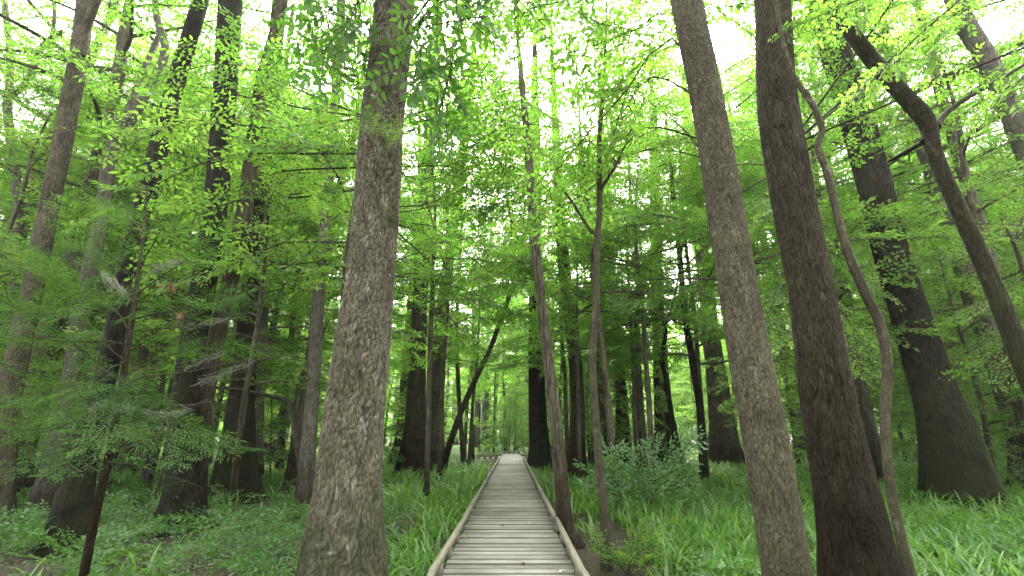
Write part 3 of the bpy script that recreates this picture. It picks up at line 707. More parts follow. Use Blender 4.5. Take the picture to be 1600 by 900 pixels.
hero('sapling', 'small dark sapling with a long sideways limb beside the slender pale trunk', 'tree',
    [(478, 790, 13), (470, 730, 11), (462, 680, 10), (458, 640, 10), (446, 625, 8), (420, 618, 7), (380, 610, 6), (330, 606, 5), (280, 612, 4)],
    'twig', H=None, nseg=12, step=.06, seed=18, crown=None, forks=[[(458, 640, 7), (468, 590, 6), (492, 545, 5), (510, 500, 4)]])
hero('cypress_tree', 'left trunk of the twin cypresses behind the big scaly tree', 'tree',
    [(645, 744, 56), (648, 700, 42), (650, 640, 32), (653, 560, 27), (656, 470, 24), (662, 360, 22), (670, 240, 20), (678, 120, 18), (684, 20, 16)],
    'umber', H=30, nseg=28, step=.25, seed=19, flare=(.3, 1.4, 8, .8))
hero('cypress_tree', 'right trunk of the twin cypresses behind the big scaly tree', 'tree',
    [(680, 738, 36), (680, 690, 28), (684, 600, 22), (690, 500, 20), (702, 400, 18), (716, 300, 16), (728, 200, 14)],
    'far', Y=27, H=30, nseg=24, step=.25, seed=20, flare=(.3, 1.4, 7, .7))
hero('leaning_tree', 'slim dark tree leaning towards the boardwalk over the twin cypresses', 'tree',
    [(692, 732, 11.5), (704, 690, 10.1), (722, 640, 9.4), (744, 590, 8.6), (766, 545, 7.9), (784, 495, 7.9), (802, 445, 7.2), (816, 405, 6.5), (812, 380, 5.8), (800, 350, 5.0), (792, 300, 4.3), (790, 240, 3.6)],
    'umber', Y=25, H=None, nseg=14, step=.2, seed=21, crown=None, forks=[[(816, 405, 6), (832, 380, 5), (842, 340, 4)], [(804, 440, 5), (786, 400, 4), (760, 385, 3)]])
for k, (lab, pts) in enumerate([
    ('short dark trunk in the grass between the leaning tree and the boardwalk', [(726, 728, 9), (722, 690, 8), (716, 600, 7), (714, 500, 6), (720, 380, 5)]),
    ('thin dark trunk nearest the left kerb far down the boardwalk', [(761, 706, 9), (760, 650, 7), (762, 560, 6), (764, 460, 5), (768, 340, 5)]),
    ('thin pale-sided trunk beyond the left landing of the boardwalk', [(744, 700, 8), (745, 640, 6), (742, 540, 5), (736, 420, 5)]),
    ]): hero('slim_tree', lab, 'tree', pts, 'far', H=20, nseg=12, step=.3, seed=30 + k, flare=(.4, .8, 5, .5), Y=max(24, ground_Y(pts[0][1])))
# --- right of the boardwalk
hero('slim_tree', 'slim straight trunk leaning left over the right kerb of the boardwalk', 'tree',
    [(893, 850, 34), (884, 825, 27), (870, 675, 19), (849, 500, 15), (838, 400, 14), (830, 300, 13), (826, 240, 12), (818, 160, 10)],
    'far', H=14, nseg=24, step=.08, seed=40, flare=(.3, .4, 5, .5), crown=('canopy', .45))
hero('cypress_tree', 'dark vine-clad trunk rising at the right landing of the boardwalk', 'tree',
    [(843, 738, 40), (842, 700, 32), (840, 640, 27), (838, 560, 24), (837, 470, 22), (836, 360, 20), (836, 240, 18)],
    'dark', H=30, nseg=24, step=.25, seed=41, flare=(.2, 1.2, 7, .6), Y=27)
hero('hardwood_tree', 'straight brown trunk right of the vine-clad trunk with a slight bend', 'tree',
    [(902, 748, 30), (902, 700, 25), (902, 620, 23), (897, 540, 22), (886, 460, 20), (879, 390, 18), (874, 320, 16), (870, 240, 14)],
    'umber', H=26, nseg=22, step=.15, seed=42, flare=(.25, .8, 6, .5))
hero('slim_tree', 'slender wavy trunk standing in bare soil right of the boardwalk', 'tree',
    [(948, 886, 17.0), (944, 800, 14.4), (936, 720, 12.8), (930, 640, 11.9), (926, 560, 11.0), (931, 480, 11.0), (932, 400, 10.2), (937, 320, 9.3), (936, 230, 7.6), (942, 150, 6.0)],
    'smooth', H=11, nseg=20, step=.06, seed=43, flare=(.25, .3, 5, .4), crown=('canopy', .35), rough=.04,
    forks=[[(926, 365, 6), (912, 345, 5), (890, 310, 4), (866, 285, 3)], [(934, 300, 6), (950, 280, 5), (968, 250, 4)]])
for k, (lab, pts, bk) in enumerate([
    ('grey trunk directly behind the slender wavy trunk', [(938, 724, 30), (936, 660, 24), (936, 570, 21), (936, 470, 18), (938, 350, 16)], 'far'),
    ('brown trunk between the wavy trunk and the pale leafy bush', [(974, 706, 28), (972, 640, 20), (966, 560, 17), (958, 460, 15), (950, 340, 13)], 'umber'),
    ('broad-footed cypress with a fluted base behind the pale leafy bush', [(1044, 726, 48), (1042, 690, 38), (1036, 630, 28), (1031, 550, 23), (1027, 460, 20), (1024, 360, 18), (1022, 240, 15)], 'cypress'),
    ('pale fluted cypress foot left of the leaning slim-barked tree', [(1134, 722, 60), (1131, 690, 48), (1124, 630, 36), (1114, 550, 29), (1104, 460, 25), (1094, 370, 22), (1084, 280, 19), (1076, 200, 17)], 'far'),
    ]): hero('cypress_tree', lab, 'tree', pts, bk, H=30, nseg=28, step=.25, seed=50 + k, flare=(.25, 1.5, 8, .8), Y=min(31, ground_Y(pts[0][1])))
hero('slim_tree', 'slim dark trunk with a kink left of the pale fluted cypress foot', 'tree',
    [(1101, 758, 17), (1098, 700, 14), (1094, 640, 13), (1086, 590, 12), (1078, 540, 11), (1070, 490, 10), (1064, 420, 9), (1056, 340, 8)], 'dark', H=18, nseg=14, step=.15, seed=55, flare=(.3, .5, 5, .4))
hero('sapling', 'thin crooked dark stem winding up before the broad-footed cypress', 'tree',
    [(1069, 748, 9), (1060, 700, 8), (1050, 650, 8), (1040, 590, 7), (1034, 560, 7), (1040, 520, 6), (1034, 480, 6), (1020, 440, 5), (1010, 400, 4)], 'dark', H=None, nseg=10, step=.1, seed=56, crown=None,
    forks=[[(1036, 520, 4), (1050, 480, 4), (1062, 430, 3), (1070, 380, 3)]])
hero('slim_tree', 'thin grey stem between the brown trunk and the massive cypress', 'tree',
    [(1352, 720, 18), (1336, 640, 14), (1320, 540, 12), (1300, 440, 11), (1285, 340, 10)], 'far', Y=17, H=18, nseg=12, seed=57)

# ------------------------------------------------------------------ near boughs hanging into the top of the picture
def bough_tree(name, label, foot, H, r, specs, bark, kind, leaf, sc, seed, gap=.34, fine=True, tint=.5, leaf_from=.3):
    """a tree whose leafy boughs reach into view: specs = pixel paths with depth"""
    rng = np.random.default_rng(seed)
    o = thing(name, label, 'tree', (foot[0], foot[1], 0))
    base = np.array([foot[0], foot[1], 0.0])
    P = np.array([[0, 0, -.15], [.03, .05, H * .3], [-.05, .02, H * .6], [.04, 0, H * .85], [0, .05, H]])
    Q, rr = smooth_path(P, r * np.array([1.2, 1, .8, .6, .25]), .15); m = MB(); V, Fq = tube(Q, rr, 14, rng, .03); m.add(V, Fq); m.build('trunk', BARK[bark], o, True)
    for sp in specs:
        pts = np.array([pix(a, b, y) for a, b, y in sp]) - base
        z0 = min(pts[0][2], H - .3); i = np.searchsorted(Q[:, 2], z0 - .3); start = Q[min(i, len(Q) - 1)]
        B = np.vstack([start, pts]) if np.linalg.norm(start - pts[0]) > .15 else pts
        mbx, LV, TW = MB(), Leaves(), []
        leafy_bough(mbx, LV, TW, B, .02, rng, kind, sc, tint, leaf_from, gap)
        twig_mesh(mbx, TW)
        bo = mbx.build('branch', BARK['twig'], o, True); link('foliage', LV.mesh('foliage', LEAF[leaf], rng, fine), bo)
    return o
bough_tree('ash_sapling', 'leafy tree reaching long-leafleted boughs over the top of the big scaly trunk', (-2.0, 6.1), 8.2, .07, [
    [(760, -80, 4.6), (736, -10, 4.3), (716, 60, 4.2), (696, 140, 4.2)], [(740, -100, 4.4), (700, -60, 4.2), (676, 10, 4.1), (660, 70, 4.0)],
    [(650, -120, 4.6), (590, -60, 4.4), (540, -10, 4.4), (500, 30, 4.5)], [(760, -60, 4.8), (790, -20, 4.8), (830, 20, 4.9)], [(600, -80, 4.5), (560, 0, 4.4), (536, 60, 4.4)]], 'dark', 'ash', 'ash', 1.0, 61, .36, True, .3, .55)
bough_tree('understory_tree', 'leafy tree spreading sunlit boughs across the top above the boardwalk', (4.15, 8.2), 9.5, .09, [
    [(1060, 20, 6.4), (990, 48, 6.2), (900, 80, 6.0), (820, 90, 6.0)], [(1050, 60, 6.4), (980, 140, 6.6), (900, 230, 7.0), (850, 290, 7.2)],
    [(1040, -30, 6), (940, -10, 5.8), (840, 10, 5.6), (770, 30, 5.6)], [(1090, 20, 6.5), (1140, 10, 6.2), (1200, 18, 6.0)],
    [(1020, 120, 7.6), (960, 190, 7.8), (890, 200, 8), (800, 190, 8.2)], [(1010, 200, 8), (940, 280, 8), (870, 330, 8.2)]], 'dark', 'broad', 'canopy', 1.25, 62, .3, True, .6)
bough_tree('understory_tree', 'leafy tree holding broad pale leaves before the upper right trunks', (5.05, 7.5), 7.5, .06, [
    [(1420, -40, 5.4), (1340, 0, 5.2), (1270, 30, 5.2)], [(1500, 0, 5.6), (1430, 60, 5.4), (1360, 130, 5.4)], [(1640, 60, 5.4), (1600, 120, 5.2), (1560, 160, 5.2)], [(1560, -30, 6.4), (1480, 40, 6.6), (1440, 120, 6.8)]], 'dark', 'ash', 'mid', .75, 63, .34, True, .5)
bough_tree('understory_tree', 'bushy bright tree with layered leaves before the near-black straight trunk', (-2.7, 7.4), 8.0, .07, [
    [(400, 240, 7.8), (330, 250, 7.2), (260, 280, 7.0), (200, 310, 6.8)], [(420, 200, 8), (350, 190, 7.4), (290, 190, 7.2), (240, 210, 7)],
    [(430, 270, 8), (380, 310, 7.4), (320, 330, 7.2), (270, 380, 7)], [(460, 240, 8), (500, 200, 7.6), (540, 190, 7.4)], [(450, 310, 8), (480, 300, 7.6), (540, 330, 7.2)],
    [(440, 160, 8), (400, 110, 7.6), (340, 100, 7.4), (290, 110, 7.2)], [(440, 380, 8), (400, 400, 7.6), (340, 420, 7.2)], [(450, 130, 8), (480, 100, 7.6), (520, 90, 7.4)], [(440, 420, 8.2), (490, 410, 8), (540, 440, 7.6)]], 'twig', 'broad', 'mid', 1.0, 64, .40, True, .5)
bough_tree('understory_tree', 'leafy tree spreading pale boughs between the big scaly trunk and the boardwalk', (-2.95, 9.7), 13, .09, [
    [(640, 330, 10), (700, 320, 10.4), (770, 330, 11)], [(640, 240, 10), (710, 220, 10.6), (790, 230, 11.4)], [(650, 260, 10), (700, 260, 10.2), (760, 280, 10.5)], [(660, 320, 10), (730, 300, 11), (810, 320, 12)], [(650, 150, 10), (720, 120, 11), (800, 130, 12)],
    [(660, 60, 10), (740, 40, 11), (830, 50, 12)], [(650, 280, 11), (720, 270, 12), (800, 290, 13.5)], [(650, 210, 10), (720, 240, 10.6), (800, 270, 11)], [(650, 190, 11), (730, 170, 13), (810, 180, 14.5)]], 'dark', 'broad', 'canopy', 1.25, 67, .24, False, .6)
bough_tree('hornbeam_tree', 'fine-leaved layered tree between the brown trunk and the massive cypress', (6.3, 9.2), 6.5, .06, [
    [(1260, 300, 9), (1220, 320, 8.6), (1190, 350, 8.4)], [(1260, 380, 9), (1310, 400, 8.8), (1350, 430, 8.6)], [(1270, 440, 9), (1310, 480, 8.8), (1340, 520, 8.6)], [(1230, 440, 9), (1210, 470, 8.5), (1190, 510, 8.4)],
    [(1260, 500, 9), (1320, 560, 8.6)], [(1240, 530, 9), (1210, 570, 8.6)]], 'twig', 'small', 'mid', .9, 65, .26, False, .4)
bough_tree('hornbeam_tree', 'fine-leaved layered tree behind the forked dark tree at the right edge', (9.8, 8.6), 6.0, .06, [
    [(1620, 330, 8.4), (1580, 350, 8.3), (1545, 370, 8.2)], [(1620, 420, 8.4), (1590, 440, 8.3), (1550, 470, 8.2)], [(1630, 480, 8.4), (1600, 520, 8.2), (1580, 560, 8)], [(1620, 270, 8.6), (1560, 270, 8.4), (1510, 300, 8.2)]], 'twig', 'small', 'mid', .9, 66, .26, False, .4)

# ------------------------------------------------------------------ young cypress with webs of grey moss (left foreground)
rngc = np.random.default_rng(77)
YC = 5.6
P, Rr = px_path([(130, 905, 18), (146, 820, 16), (164, 740, 15), (180, 660, 13), (194, 580, 11), (206, 500, 10), (216, 430, 8), (224, 360, 6), (230, 290, 4)], YC)
cb = np.array([P[0][0], P[0][1], 0]); yc = thing('young_cypress', 'feathery young cypress with bare twigs and grey moss in the left foreground', 'tree', cb)
Q, rr = smooth_path(P - cb, Rr, .06); m = MB(); V, Fq = tube(Q, rr, 14, rngc, .05); m.add(V, Fq); m.build('trunk', BARK['umber'], yc, True)
for k, (x0, y0, x1, y1, dep, leafy) in enumerate([
    (184, 640, -30, 560, 5.0, 1), (186, 630, -60, 640, 5.4, 1), (190, 600, 20, 470, 5.2, 1), (196, 560, 40, 410, 4.9, 1), (204, 520, 90, 400, 5.9, 1), (200, 540, -40, 520, 4.6, 1), (180, 670, 20, 680, 4.8, 1),
    (192, 610, 400, 560, 5.2, 0), (194, 590, 380, 530, 5.8, 0), (188, 650, 370, 610, 4.9, 0), (206, 500, 330, 470, 5.3, 1), (210, 460, 300, 400, 5.7, 1), (200, 545, 330, 540, 6.2, 1), (182, 680, 330, 690, 5.9, 1),
    (186, 640, 120, 700, 4.7, 1), (214, 440, 150, 380, 5.0, 1), (216, 420, 260, 360, 5.2, 1), (222, 370, 180, 320, 5.9, 1), (190, 600, 260, 660, 4.6, 1), (212, 450, 100, 470, 4.8, 1), (198, 560, 100, 600, 4.6, 1), (175, 700, 80, 760, 5.0, 0), (170, 720, 300, 770, 5.1, 0)]):
    i = np.argmin(np.abs(Q[:, 2] + 0 - (pix(x0, y0, YC)[2]))); a = Q[i]; b = pix(x1, y1, dep) - cb
    B = bough(a, b - a, np.linalg.norm(b - a), rngc, .06, .06, 7, .12)
    mbx, LV, TW = MB(), Leaves(), []
    if leafy:
        leafy_bough(mbx, LV, TW, B, .011, rngc, 'feather', .8, .4, .15, .2)
    else:
        Qb, rb = smooth_path(B, np.linspace(.010, .002, len(B)), .05); V, Fq = tube(Qb, rb, 6, rngc, .05); mbx.add(V, Fq)
        for _ in range(12):
            q = Qb[rngc.integers(3, len(Qb))]; e = q + rngc.normal(0, .16, 3) + unit(b - a) * .12; TW.append((q, e, .004)); TW.append((e, e + rngc.normal(0, .1, 3), .0025))
    twig_mesh(mbx, TW)
    bo = mbx.build('branch', BARK['twig' if leafy else 'smooth'], yc, True)
    if leafy: link('foliage', LV.mesh('foliage', LEAF['feather'], rngc, False, .25), bo)
def moss(label, x0, y0, x1, y1, dep, sag, n, seed):
    """wispy web of thin strands draped along a twig"""
    rng = np.random.default_rng(seed); a, b = pix(x0, y0, dep), pix(x1, y1, dep - .1); TW = []
    o = a.copy()
    for _ in range(int(n * .6)):
        t0 = rng.uniform(0, .8); t1 = min(1.05, t0 + rng.uniform(.15, .5))
        p = a + (b - a) * t0 + rng.normal(0, .03, 3); q = a + (b - a) * t1 + rng.normal(0, .018, 3); mid = (p + q) / 2 + [0, 0, -abs(rng.normal(0, sag))]
        TW += [(p - o, mid - o, .0017), (mid - o, q - o, .0017)]
    mbx = MB(); twig_mesh(mbx, TW)
    tag(mbx.build('hanging_moss', M_MOSS, None, False, loc=o), label, 'moss')
moss('grey moss web stretched between the upper twigs of the young cypress', 160, 425, 205, 465, 5.2, .06, 130, 1)
moss('grey moss draped along the topmost right twig of the young cypress', 222, 425, 285, 405, 5.3, .05, 110, 2)
moss('long grey moss strands trailing along the right bare twigs', 290, 605, 395, 565, 5.3, .03, 80, 3)
moss('grey moss veil on the second bare twig before the dark double trunk', 270, 580, 350, 550, 5.5, .03, 60, 4)
moss('small grey moss tuft hanging low beside the young cypress trunk', 180, 638, 212, 636, 5.2, .03, 80, 5)
moss('small grey moss tuft on the lower left twig of the young cypress', 140, 640, 168, 625, 5.1, .05, 80, 6)
moss('pale moss threads on the lowest right twig of the young cypress', 220, 650, 300, 640, 5.1, .02, 90, 7)
moss('pale moss threads across the near-black straight trunk', 285, 510, 370, 495, 5.9, .03, 90, 8)
def dead_leaves(label, px, py, dep, n, seed):
    rng = np.random.default_rng(seed); p = pix(px, py, dep); LV = Leaves()
    k = np.arange(n); Pp = rng.normal(0, .022, (n, 3)) + np.stack([0 * k, 0 * k, -.006 * k], 1); D = unit(rng.normal(0, .6, (n, 3)) + [0, 0, -.8]); N = unit(rng.normal(0, 1, (n, 3)))
    LV.add(Pp, D, N, rng.uniform(.05, .1, n), rng.uniform(.03, .05, n), rng.uniform(.2, .8, n))
    o = tag(link('dead_leaf_cluster', None, None, p), label, 'dead leaves')
    sm = MB(); V, Fq = tube(np.array([[0, 0, .14], [.006, 0, .05], [0, 0, -.006 * n]]), np.array([.003, .003, .002]), 5); sm.add(V, Fq); sm.build('stalk', BARK['twig'], o)
    link('leaf_bunch', LV.mesh('leaf_bunch', M_DEAD, rng, True), o)
dead_leaves('withered brown leaf bunch hanging from the topmost twig end', 268, 440, 5.3, 18, 1)
dead_leaves('withered brown leaf bunch hanging lower by the dark trunk', 285, 490, 5.4, 14, 2)

# ------------------------------------------------------------------ pale leafy bush, right of the boardwalk
def bush(name, label, x, y, h, wd, n, kind, leaf, sc, seed, cat='bush', tint=.5):
    rng = np.random.default_rng(seed); o = thing(name, label, cat, (x, y, 0)); mbx, LV, TW = MB(), Leaves(), []
    for k in range(n):
        az = k * 2.4 + rng.normal(0, .3); e = rng.uniform(.5, 1.35)
        B = bough(np.array([0, 0, -.05]), [math.cos(az) * wd / h, math.sin(az) * wd / h, 1.2 * e], h * rng.uniform(.7, 1.1), rng, 0, .12, 6, .1)
        leafy_bough(mbx, LV, TW, B, .010, rng, kind, sc, tint, .35, .3)
    twig_mesh(mbx, TW); mbx.build('stem', BARK['twig'], o, True); link('foliage', LV.mesh('foliage', LEAF[leaf], rng, True), o)
    return o
p = pix(1005, 790, 12.5)
bush('leafy_bush', 'pale bluish-green leafy bush in the sedge right of the boardwalk', p[0], 12.5, 1.7, .9, 6, 'broad', 'blue', 1.05, 81, tint=.7)
p = pix(905, 800, 9.0)
bush('leafy_plant', 'low broad-leaved plant in bare soil by the right kerb', 1.62, 7.5, .55, .4, 7, 'broad', 'mid', .42, 82, 'plant')

# ------------------------------------------------------------------ forest behind: individuals with shared meshes
rf = random.Random(3)
ZONES = [(-9999, 215, 'left of the near-black trunks'), (215, 465, 'right of the near-black trunks'), (465, 640, 'behind the big scaly trunk'), (640, 740, 'near the twin cypresses'),
         (740, 850, 'beyond the boardwalk end'), (850, 1000, 'behind the slim right trunks'), (1000, 1160, 'behind the pale leafy bush'), (1160, 1330, 'behind the two close large trunks'), (1330, 1530, 'around the massive cypress'), (1530, 9999, 'at the far right edge')]
def zone(x, y):
    sx, _ = toscreen((x, y, 1.5))
    return next(z for a, b, z in ZONES if a <= sx < b)
WORDS = {'canopy': ('forest_tree', 'tall grey trunk with high crown', 'tree'), 'pole': ('slim_tree', 'slim pole tree with loose crown', 'tree'),
         'mid': ('hardwood_tree', 'mid-height tree with long bright boughs', 'tree'),
         'stem': ('slim_tree', 'slim bare-stemmed tall tree', 'tree'),
         'understory': ('understory_tree', 'leafy tree with layered boughs', 'tree'), 'low': ('low_tree', 'low bushy young tree', 'tree')}
taken = []
WORDS['arch'] = ('overhanging_tree', 'bright tree with boughs arching over the boardwalk', 'tree')
for k, (x, y) in enumerate([(-2.6, 15.5), (2.9, 14.2), (-3.0, 21), (2.6, 19.5), (-2.4, 28), (3.0, 27), (-2.8, 36), (3.2, 34), (1.8, 50), (-1.9, 52), (.3, 58), (-4.5, 13), (4.6, 16.5), (7.2, 14.5), (9.6, 18.5), (5.6, 22.5)]):
    taken.append((x, y, 1.0)); place('arch', k % 3, x, y, 'overhanging_tree', 'bright tree with boughs arching over the boardwalk, ' + ('left side' if x < 0 else 'right side'), 'tree', 'trees arching over the boardwalk, ' + ('left side' if x < 0 else 'right side'), rf.uniform(.85, 1.15), None, rf)
CLEAR = [(1400, 1590, 15.5), (610, 830, 27), (1020, 1060, 30), (1110, 1150, 30), (250, 420, 14), (880, 920, 22), (60, 160, 12)]   # sight lines kept open
def scatter(kind, n, y0, y1, sep, smin, smax, clear, power=1.0):
    made = 0; tries = 0
    while made < n and tries < 20000:
        tries += 1
        y = y0 + (y1 - y0) * rf.random() ** power
        x = rf.uniform(-1, 1) * (1.18 * y + 3)
        if abs(x) < clear and y < 48: continue
        if abs(x) < 1.2 and y < 50: continue
        sxp = toscreen((x, y, 1.5))[0]; hw = {'low': 1.6, 'understory': 1.6}.get(kind, .4) / y * F_PX
        if any(a - hw < sxp < b + hw and y < ym for a, b, ym in CLEAR): continue
        if any((x - a) ** 2 + (y - b) ** 2 < (sep * s) ** 2 for a, b, s in taken): continue
        taken.append((x, y, 1.0)); made += 1
        name, word, cat = WORDS[kind]; z = zone(x, y); dist = 'far back' if y > 45 else 'in the middle distance'
        place(kind, rf.randrange(len(KINDS[kind])), x, y, name, f'{word} {dist} {z}', cat, f'{word} {dist} {z}', rf.uniform(smin, smax), None, rf)
for k, (x, y) in enumerate([(.25, 52.5), (-1.1, 55), (1.3, 57), (-.3, 61), (.8, 66)]):
    taken.append((x, y, 1.0)); place('low', k % 4, x, y, 'low_tree', 'low bushy young tree far back beyond the boardwalk end', 'tree', 'low bushy young tree far back beyond the boardwalk end', rf.uniform(.8, 1.2), None, rf)
scatter('mid', 14, 12, 30, 2.4, .85, 1.2, 2.4, 1.0)
scatter('mid', 16, 30, 60, 2.4, .9, 1.3, 1.8, 1.0)
scatter('canopy', 26, 15, 42, 3.2, .8, 1.15, 4.0)
scatter('canopy', 44, 42, 95, 2.6, .75, 1.15, 2.5)
scatter('stem', 46, 17, 62, 1.6, .8, 1.2, 1.6, 1.2)
scatter('pole', 34, 13, 45, 1.8, .8, 1.2, 3.0)
scatter('pole', 50, 45, 90, 1.6, .8, 1.2, 2.2)
scatter('understory', 36, 12, 40, 1.8, .8, 1.25, 4.2)
scatter('understory', 30, 40, 85, 1.6, .9, 1.4, 3.2)
scatter('low', 38, 12, 45, 1.3, .7, 1.3, 2.6)
scatter('low', 40, 45, 90, 1.5, .8, 1.5, 3.0)

# far wood that closes the view: one mass
rng = np.random.default_rng(91); LV = Leaves(); fm = MB()
for k in range(260):
    a = rng.uniform(-1.05, 1.05); d = rng.uniform(95, 150); x, y = d * math.sin(a), d * math.cos(a); h = rng.uniform(16, 27)
    V, Fq = tube(np.array([[x, y, -.2], [x, y, 1.5], [x + rng.normal(0, .4), y, h * .5], [x + rng.normal(0, .8), y, h]]), np.array([.8, .45, .35, .1]), 7, rng); fm.add(V, Fq)
    n = 420; z = h * rng.beta(1.6, 1.3, n); rad = rng.uniform(.3, 1, n) ** .6 * (2 + 3.2 * np.sin(np.pi * np.clip(z / h, 0, 1))); aa = rng.uniform(0, 6.28, n)
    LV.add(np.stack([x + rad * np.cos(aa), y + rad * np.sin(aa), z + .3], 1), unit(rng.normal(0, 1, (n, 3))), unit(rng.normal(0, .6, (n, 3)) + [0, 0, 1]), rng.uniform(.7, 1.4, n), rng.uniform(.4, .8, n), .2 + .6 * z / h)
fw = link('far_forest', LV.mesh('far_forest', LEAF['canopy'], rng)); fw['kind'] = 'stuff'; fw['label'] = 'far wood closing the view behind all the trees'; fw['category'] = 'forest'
ft = fm.build('trunk', BARK['far'], fw, True); ft['kind'] = 'stuff'

# the same wood goes on behind the viewer
rng = np.random.default_rng(92); LV = Leaves(); fm = MB()
for k in range(46):
    x, y = rng.uniform(-26, 26), -rng.uniform(7, 30); h = rng.uniform(12, 22)
    if abs(x) < 1.6: continue
    V, Fq = tube(np.array([[x, y, -.2], [x, y, 1.5], [x + rng.normal(0, .4), y, h * .5], [x + rng.normal(0, .8), y, h]]), np.array([.6, .35, .25, .1]), 9, rng); fm.add(V, Fq)
    n = 1100; z = .8 + h * rng.beta(1.4, 1.2, n); rad = rng.uniform(.2, 1, n) ** .6 * 3.6; aa = rng.uniform(0, 6.28, n)
    LV.add(np.stack([x + rad * np.cos(aa), y + rad * np.sin(aa), z], 1), unit(rng.normal(0, 1, (n, 3))), unit(rng.normal(0, .6, (n, 3)) + [0, 0, 1]), rng.uniform(.25, .45, n), rng.uniform(.15, .25, n), rng.uniform(.2, .8, n))
rw = link('rear_forest', LV.mesh('rear_forest', LEAF['canopy'], rng)); rw['kind'] = 'stuff'; rw['label'] = 'wood continuing behind the viewer'; rw['category'] = 'forest'
rt = fm.build('trunk', BARK['far'], rw, True); rt['kind'] = 'stuff'

# ------------------------------------------------------------------ ground cover
def in_walk(x, y): return (np.abs(x - BX) < HW + .06) & (y < YEND + .2) | ((np.abs(x - BX) < HW + 1.6) & (y > YC0 - .1) & (y < YC1 + .1))
def fbm(x, y, s, o=0):
    return np.sin(x * s + o) * np.sin(y * s * .9 + 1.3 * o) + .6 * np.sin(x * s * 2.1 + y * s * 1.3 + o) + .4 * np.sin(x * s * 4.3 - y * s * 3.7 + 2 * o)
def scatter_ground(n, y0, y1, power, rng):
    y = y0 + (y1 - y0) * rng.random(n) ** power; x = rng.uniform(-1, 1, n) * (1.15 * y + 1.5)
    return x, y
def blades(n, rng, x, y, h, wd, spread, seg=3):
    """arching sedge blades, one per entry"""
    az = rng.uniform(0, 6.28, n); ln = h * rng.uniform(.6, 1.25, n); ben = rng.uniform(.5, 1.5, n) * spread
    d = np.stack([np.cos(az), np.sin(az), 0 * az], 1); s = np.stack([-np.sin(az), np.cos(az), 0 * az], 1)
    z0 = ground_h(x, y) * np.clip(1 - np.hypot(x, y) / 90, 0, 1) - .03
    V = []
    for k in range(seg + 1):
        t = k / seg
        c = np.stack([x, y, z0], 1) + d * (ln * ben * t ** 1.7)[:, None] * .8 + np.array([0, 0, 1.0]) * (ln * (t - .36 * ben * t ** 2.4))[:, None]
        ww = wd * (1 - .92 * t ** 1.5) * (.55 + .45 * min(1, t * 4)) if k else wd * .5
        V += [c + s * (ww[:, None] / 2 if not np.isscalar(ww) else ww / 2), c - s * (ww[:, None] / 2 if not np.isscalar(ww) else ww / 2)]
    V = np.stack(V, 1).reshape(-1, 3); b = np.arange(n)[:, None] * (2 * (seg + 1))
    Fq = np.concatenate([b + [2 * k, 2 * k + 1, 2 * k + 3, 2 * k + 2] for k in range(seg)], 1).reshape(-1, 4)
    return V, Fq
rng = np.random.default_rng(21)
gm = MB()
def grass_mask(x, y):
    v = .75 + .35 * fbm(x, y, .45, 2.0)
    v = np.where((x < -1.9) & (y < 13), v - 1.15, v)                       # litter and herbs under the left trunks
    v = np.where((x < -6) & (y < 18), v - .4, v)
    v = np.where((x > .8) & (x < 2.3) & (y < 11.5), v - 1.0, v)            # bare soil by the right kerb
    return v
for (n, y0, y1, pw, h, wd, seg, per) in ((3900, 3.5, 12, .8, .54, .058, 4, 7), (7500, 12, 30, .8, .54, .065, 3, 7), (9000, 30, 90, .7, .5, .08, 2, 5)):
    x, y = scatter_ground(n, y0, y1, pw, rng); k = (grass_mask(x, y) + rng.normal(0, .25, n) > .35) & ~in_walk(x, y) & ~((np.abs(x - BX) < HW + .12) & (y < YEND))
    x, y = x[k], y[k]; sz = rng.uniform(.6, 1.25, len(x)); tn = np.clip(rng.normal(.5, .2, len(x)), 0, 1)
    xx = np.repeat(x, per) + rng.normal(0, .09, len(x) * per); yy = np.repeat(y, per) + rng.normal(0, .09, len(x) * per)
    V, Fq = blades(len(xx), rng, xx, yy, h * np.repeat(sz, per), wd, 1.0, seg)
    gm.add(V, Fq, np.repeat(np.clip(np.repeat(tn, per) + rng.normal(0, .22, len(xx)), 0, 1), seg))
go = gm.build('grass', LEAF['grass']); go['kind'] = 'stuff'; go['label'] = 'bright green arching sedge covering the forest floor'; go['category'] = 'grass'
# herbs and fern-like low leaves
LV = Leaves(); rng = np.random.default_rng(22)
for (n, y0, y1, pw) in ((500, 4, 13, .8), (1200, 13, 40, .8)):
    x, y = scatter_ground(n, y0, y1, pw, rng)
    k = ((fbm(x, y, .6, 5.0) > .1) | ((x < -2) & (y < 14))) & ~in_walk(x, y) & (np.abs(x - BX) > HW + .75) & ~((x > .8) & (x < 2.0) & (y < 11))
    for a, b in zip(x[k], y[k]):
        for _ in range(3):
            az = rng.uniform(0, 6.28); put_spray(LV, None, ('broad', 'small', 'ash')[rng.integers(3)], np.array([a, b, rng.uniform(.02, .22)]), [math.cos(az), math.sin(az), rng.uniform(.1, .6)], rng.uniform(.5, 1.0), rng, rng.uniform(.1, .9))
ho = link('ground_cover', LV.mesh('ground_cover', LEAF['herb'], rng)); ho['kind'] = 'stuff'; ho['label'] = 'low broad-leaved herbs and ferns among the sedge'; ho['category'] = 'ground cover'
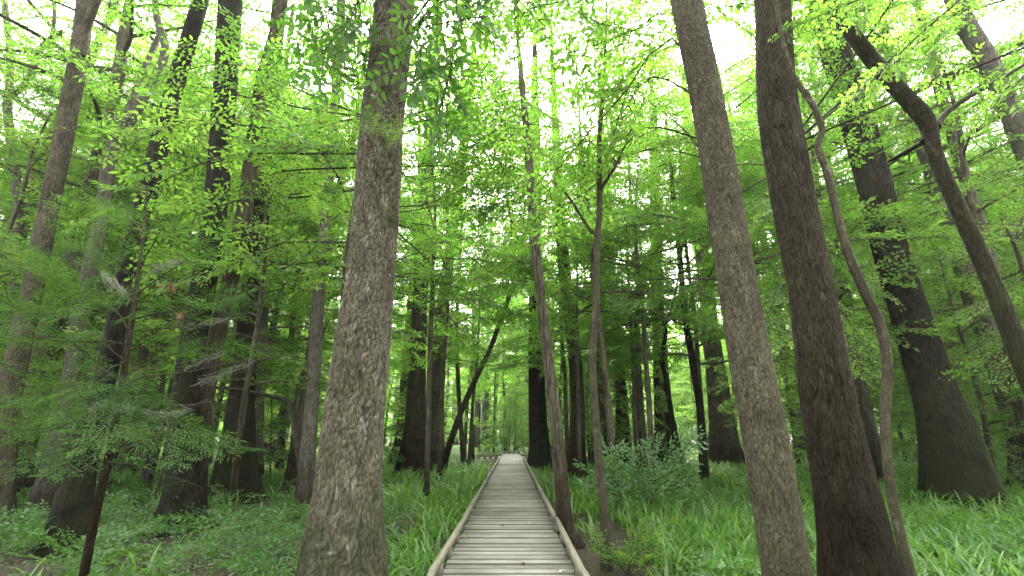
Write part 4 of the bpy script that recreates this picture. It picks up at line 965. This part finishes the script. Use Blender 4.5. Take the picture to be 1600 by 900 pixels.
# fallen leaves on the soil and the planks
LV = Leaves(); rng = np.random.default_rng(23)
x, y = scatter_ground(20000, 3, 22, .75, rng); k = ~in_walk(x, y); x, y = x[k], y[k]; n = len(x)
LV.add(np.stack([x, y, ground_h(x, y) * np.clip(1 - np.hypot(x, y) / 90, 0, 1) + .0 + rng.uniform(0, .03, n)], 1), unit(np.stack([rng.normal(0, 1, n), rng.normal(0, 1, n), rng.normal(0, .15, n)], 1)), np.tile([0, 0, 1.0], (n, 1)), rng.uniform(.05, .1, n), rng.uniform(.03, .05, n), rng.uniform(0, 1, n))
lo = link('leaf_litter', LV.mesh('leaf_litter', M_LITTER, rng)); lo['kind'] = 'stuff'; lo['label'] = 'brown fallen leaves on the soil'; lo['category'] = 'leaf litter'
def stick(label, px, py, ang, ln, r, seed):
    rng = np.random.default_rng(seed); b = pix(px, py, ground_Y(py)); b[2] = .05
    d = np.array([math.cos(ang), math.sin(ang), .05]); P = b * 0 + d * ln * np.linspace(-.5, .5, 7)[:, None] + rng.normal(0, .03 * ln, (7, 3)) * [1, 1, .5]; P[:, 2] += .03
    o = thing('fallen_branch', label, 'branch', b)
    Q, rr = smooth_path(P, np.linspace(r, r * .4, 7), .05); m = MB(); V, Fq = tube(Q, rr, 8, rng, .06); m.add(V, Fq); TW = []
    for k in range(5): q = Q[rng.integers(4, len(Q))]; e = q + rng.normal(0, .15, 3) + [0, 0, .12]; TW += [(q, e, r * .35), (e, e + rng.normal(0, .1, 3), r * .2)]
    twig_mesh(m, TW); m.build('limb', BARK['smooth'], o, True)
for k, a in enumerate([('pale bare stick lying in herbs at the foot of the big scaly tree', 430, 868, 2.7, 1.1, .014), ('bare fallen branch tangled below the near-black flared foot', 225, 838, .5, 1.5, .018), ('thin dead branch lying before the near-black straight trunk', 330, 842, 1.0, 1.3, .014), ('short dead stick in the bare soil by the right kerb', 918, 862, 1.9, .8, .014)]):
    stick(*a, 500 + k)
M_FALL = plain('fallen_leaf', (.42, .45, .36), .7, .3)
rng = np.random.default_rng(24)
for k, (px, py, lab) in enumerate([(874, 894, 'pale fallen leaf on the planks close to the right kerb at the front'), (816, 882, 'tan fallen leaf lying on the front planks'), (735, 807, 'pale fallen leaf by the left kerb half-way along'), (825, 818, 'pale fallen leaf right of the middle of the planks'), (789, 822, 'dark curled leaf near the middle of the planks')]):
    v = (py - 450) / F_PX; yy = (CAM_Z - DZ) / math.tan(math.atan(v) - TILT); xx = pix(px, py, yy)[0]
    LV = Leaves(); LV.add(np.array([[0, 0, .012], [.03, .02, .014]]), unit(rng.normal(0, 1, (2, 3)) * [1, 1, .05]), np.array([[0, 0, 1.0]] * 2), np.array([.10, .07]), np.array([.05, .04]), np.array([.5, .7]) if k != 4 else np.array([0., 0.]))
    tag(link('fallen_leaf', LV.mesh('fallen_leaf', M_FALL if k not in (1, 4) else M_DEAD, rng, True, .1), None, (xx, yy, DZ + .004)), lab, 'leaf')
print('polys', sum(len(o.data.polygons) for o in bpy.data.objects if o.type == 'MESH'), 'objs', len(bpy.data.objects))
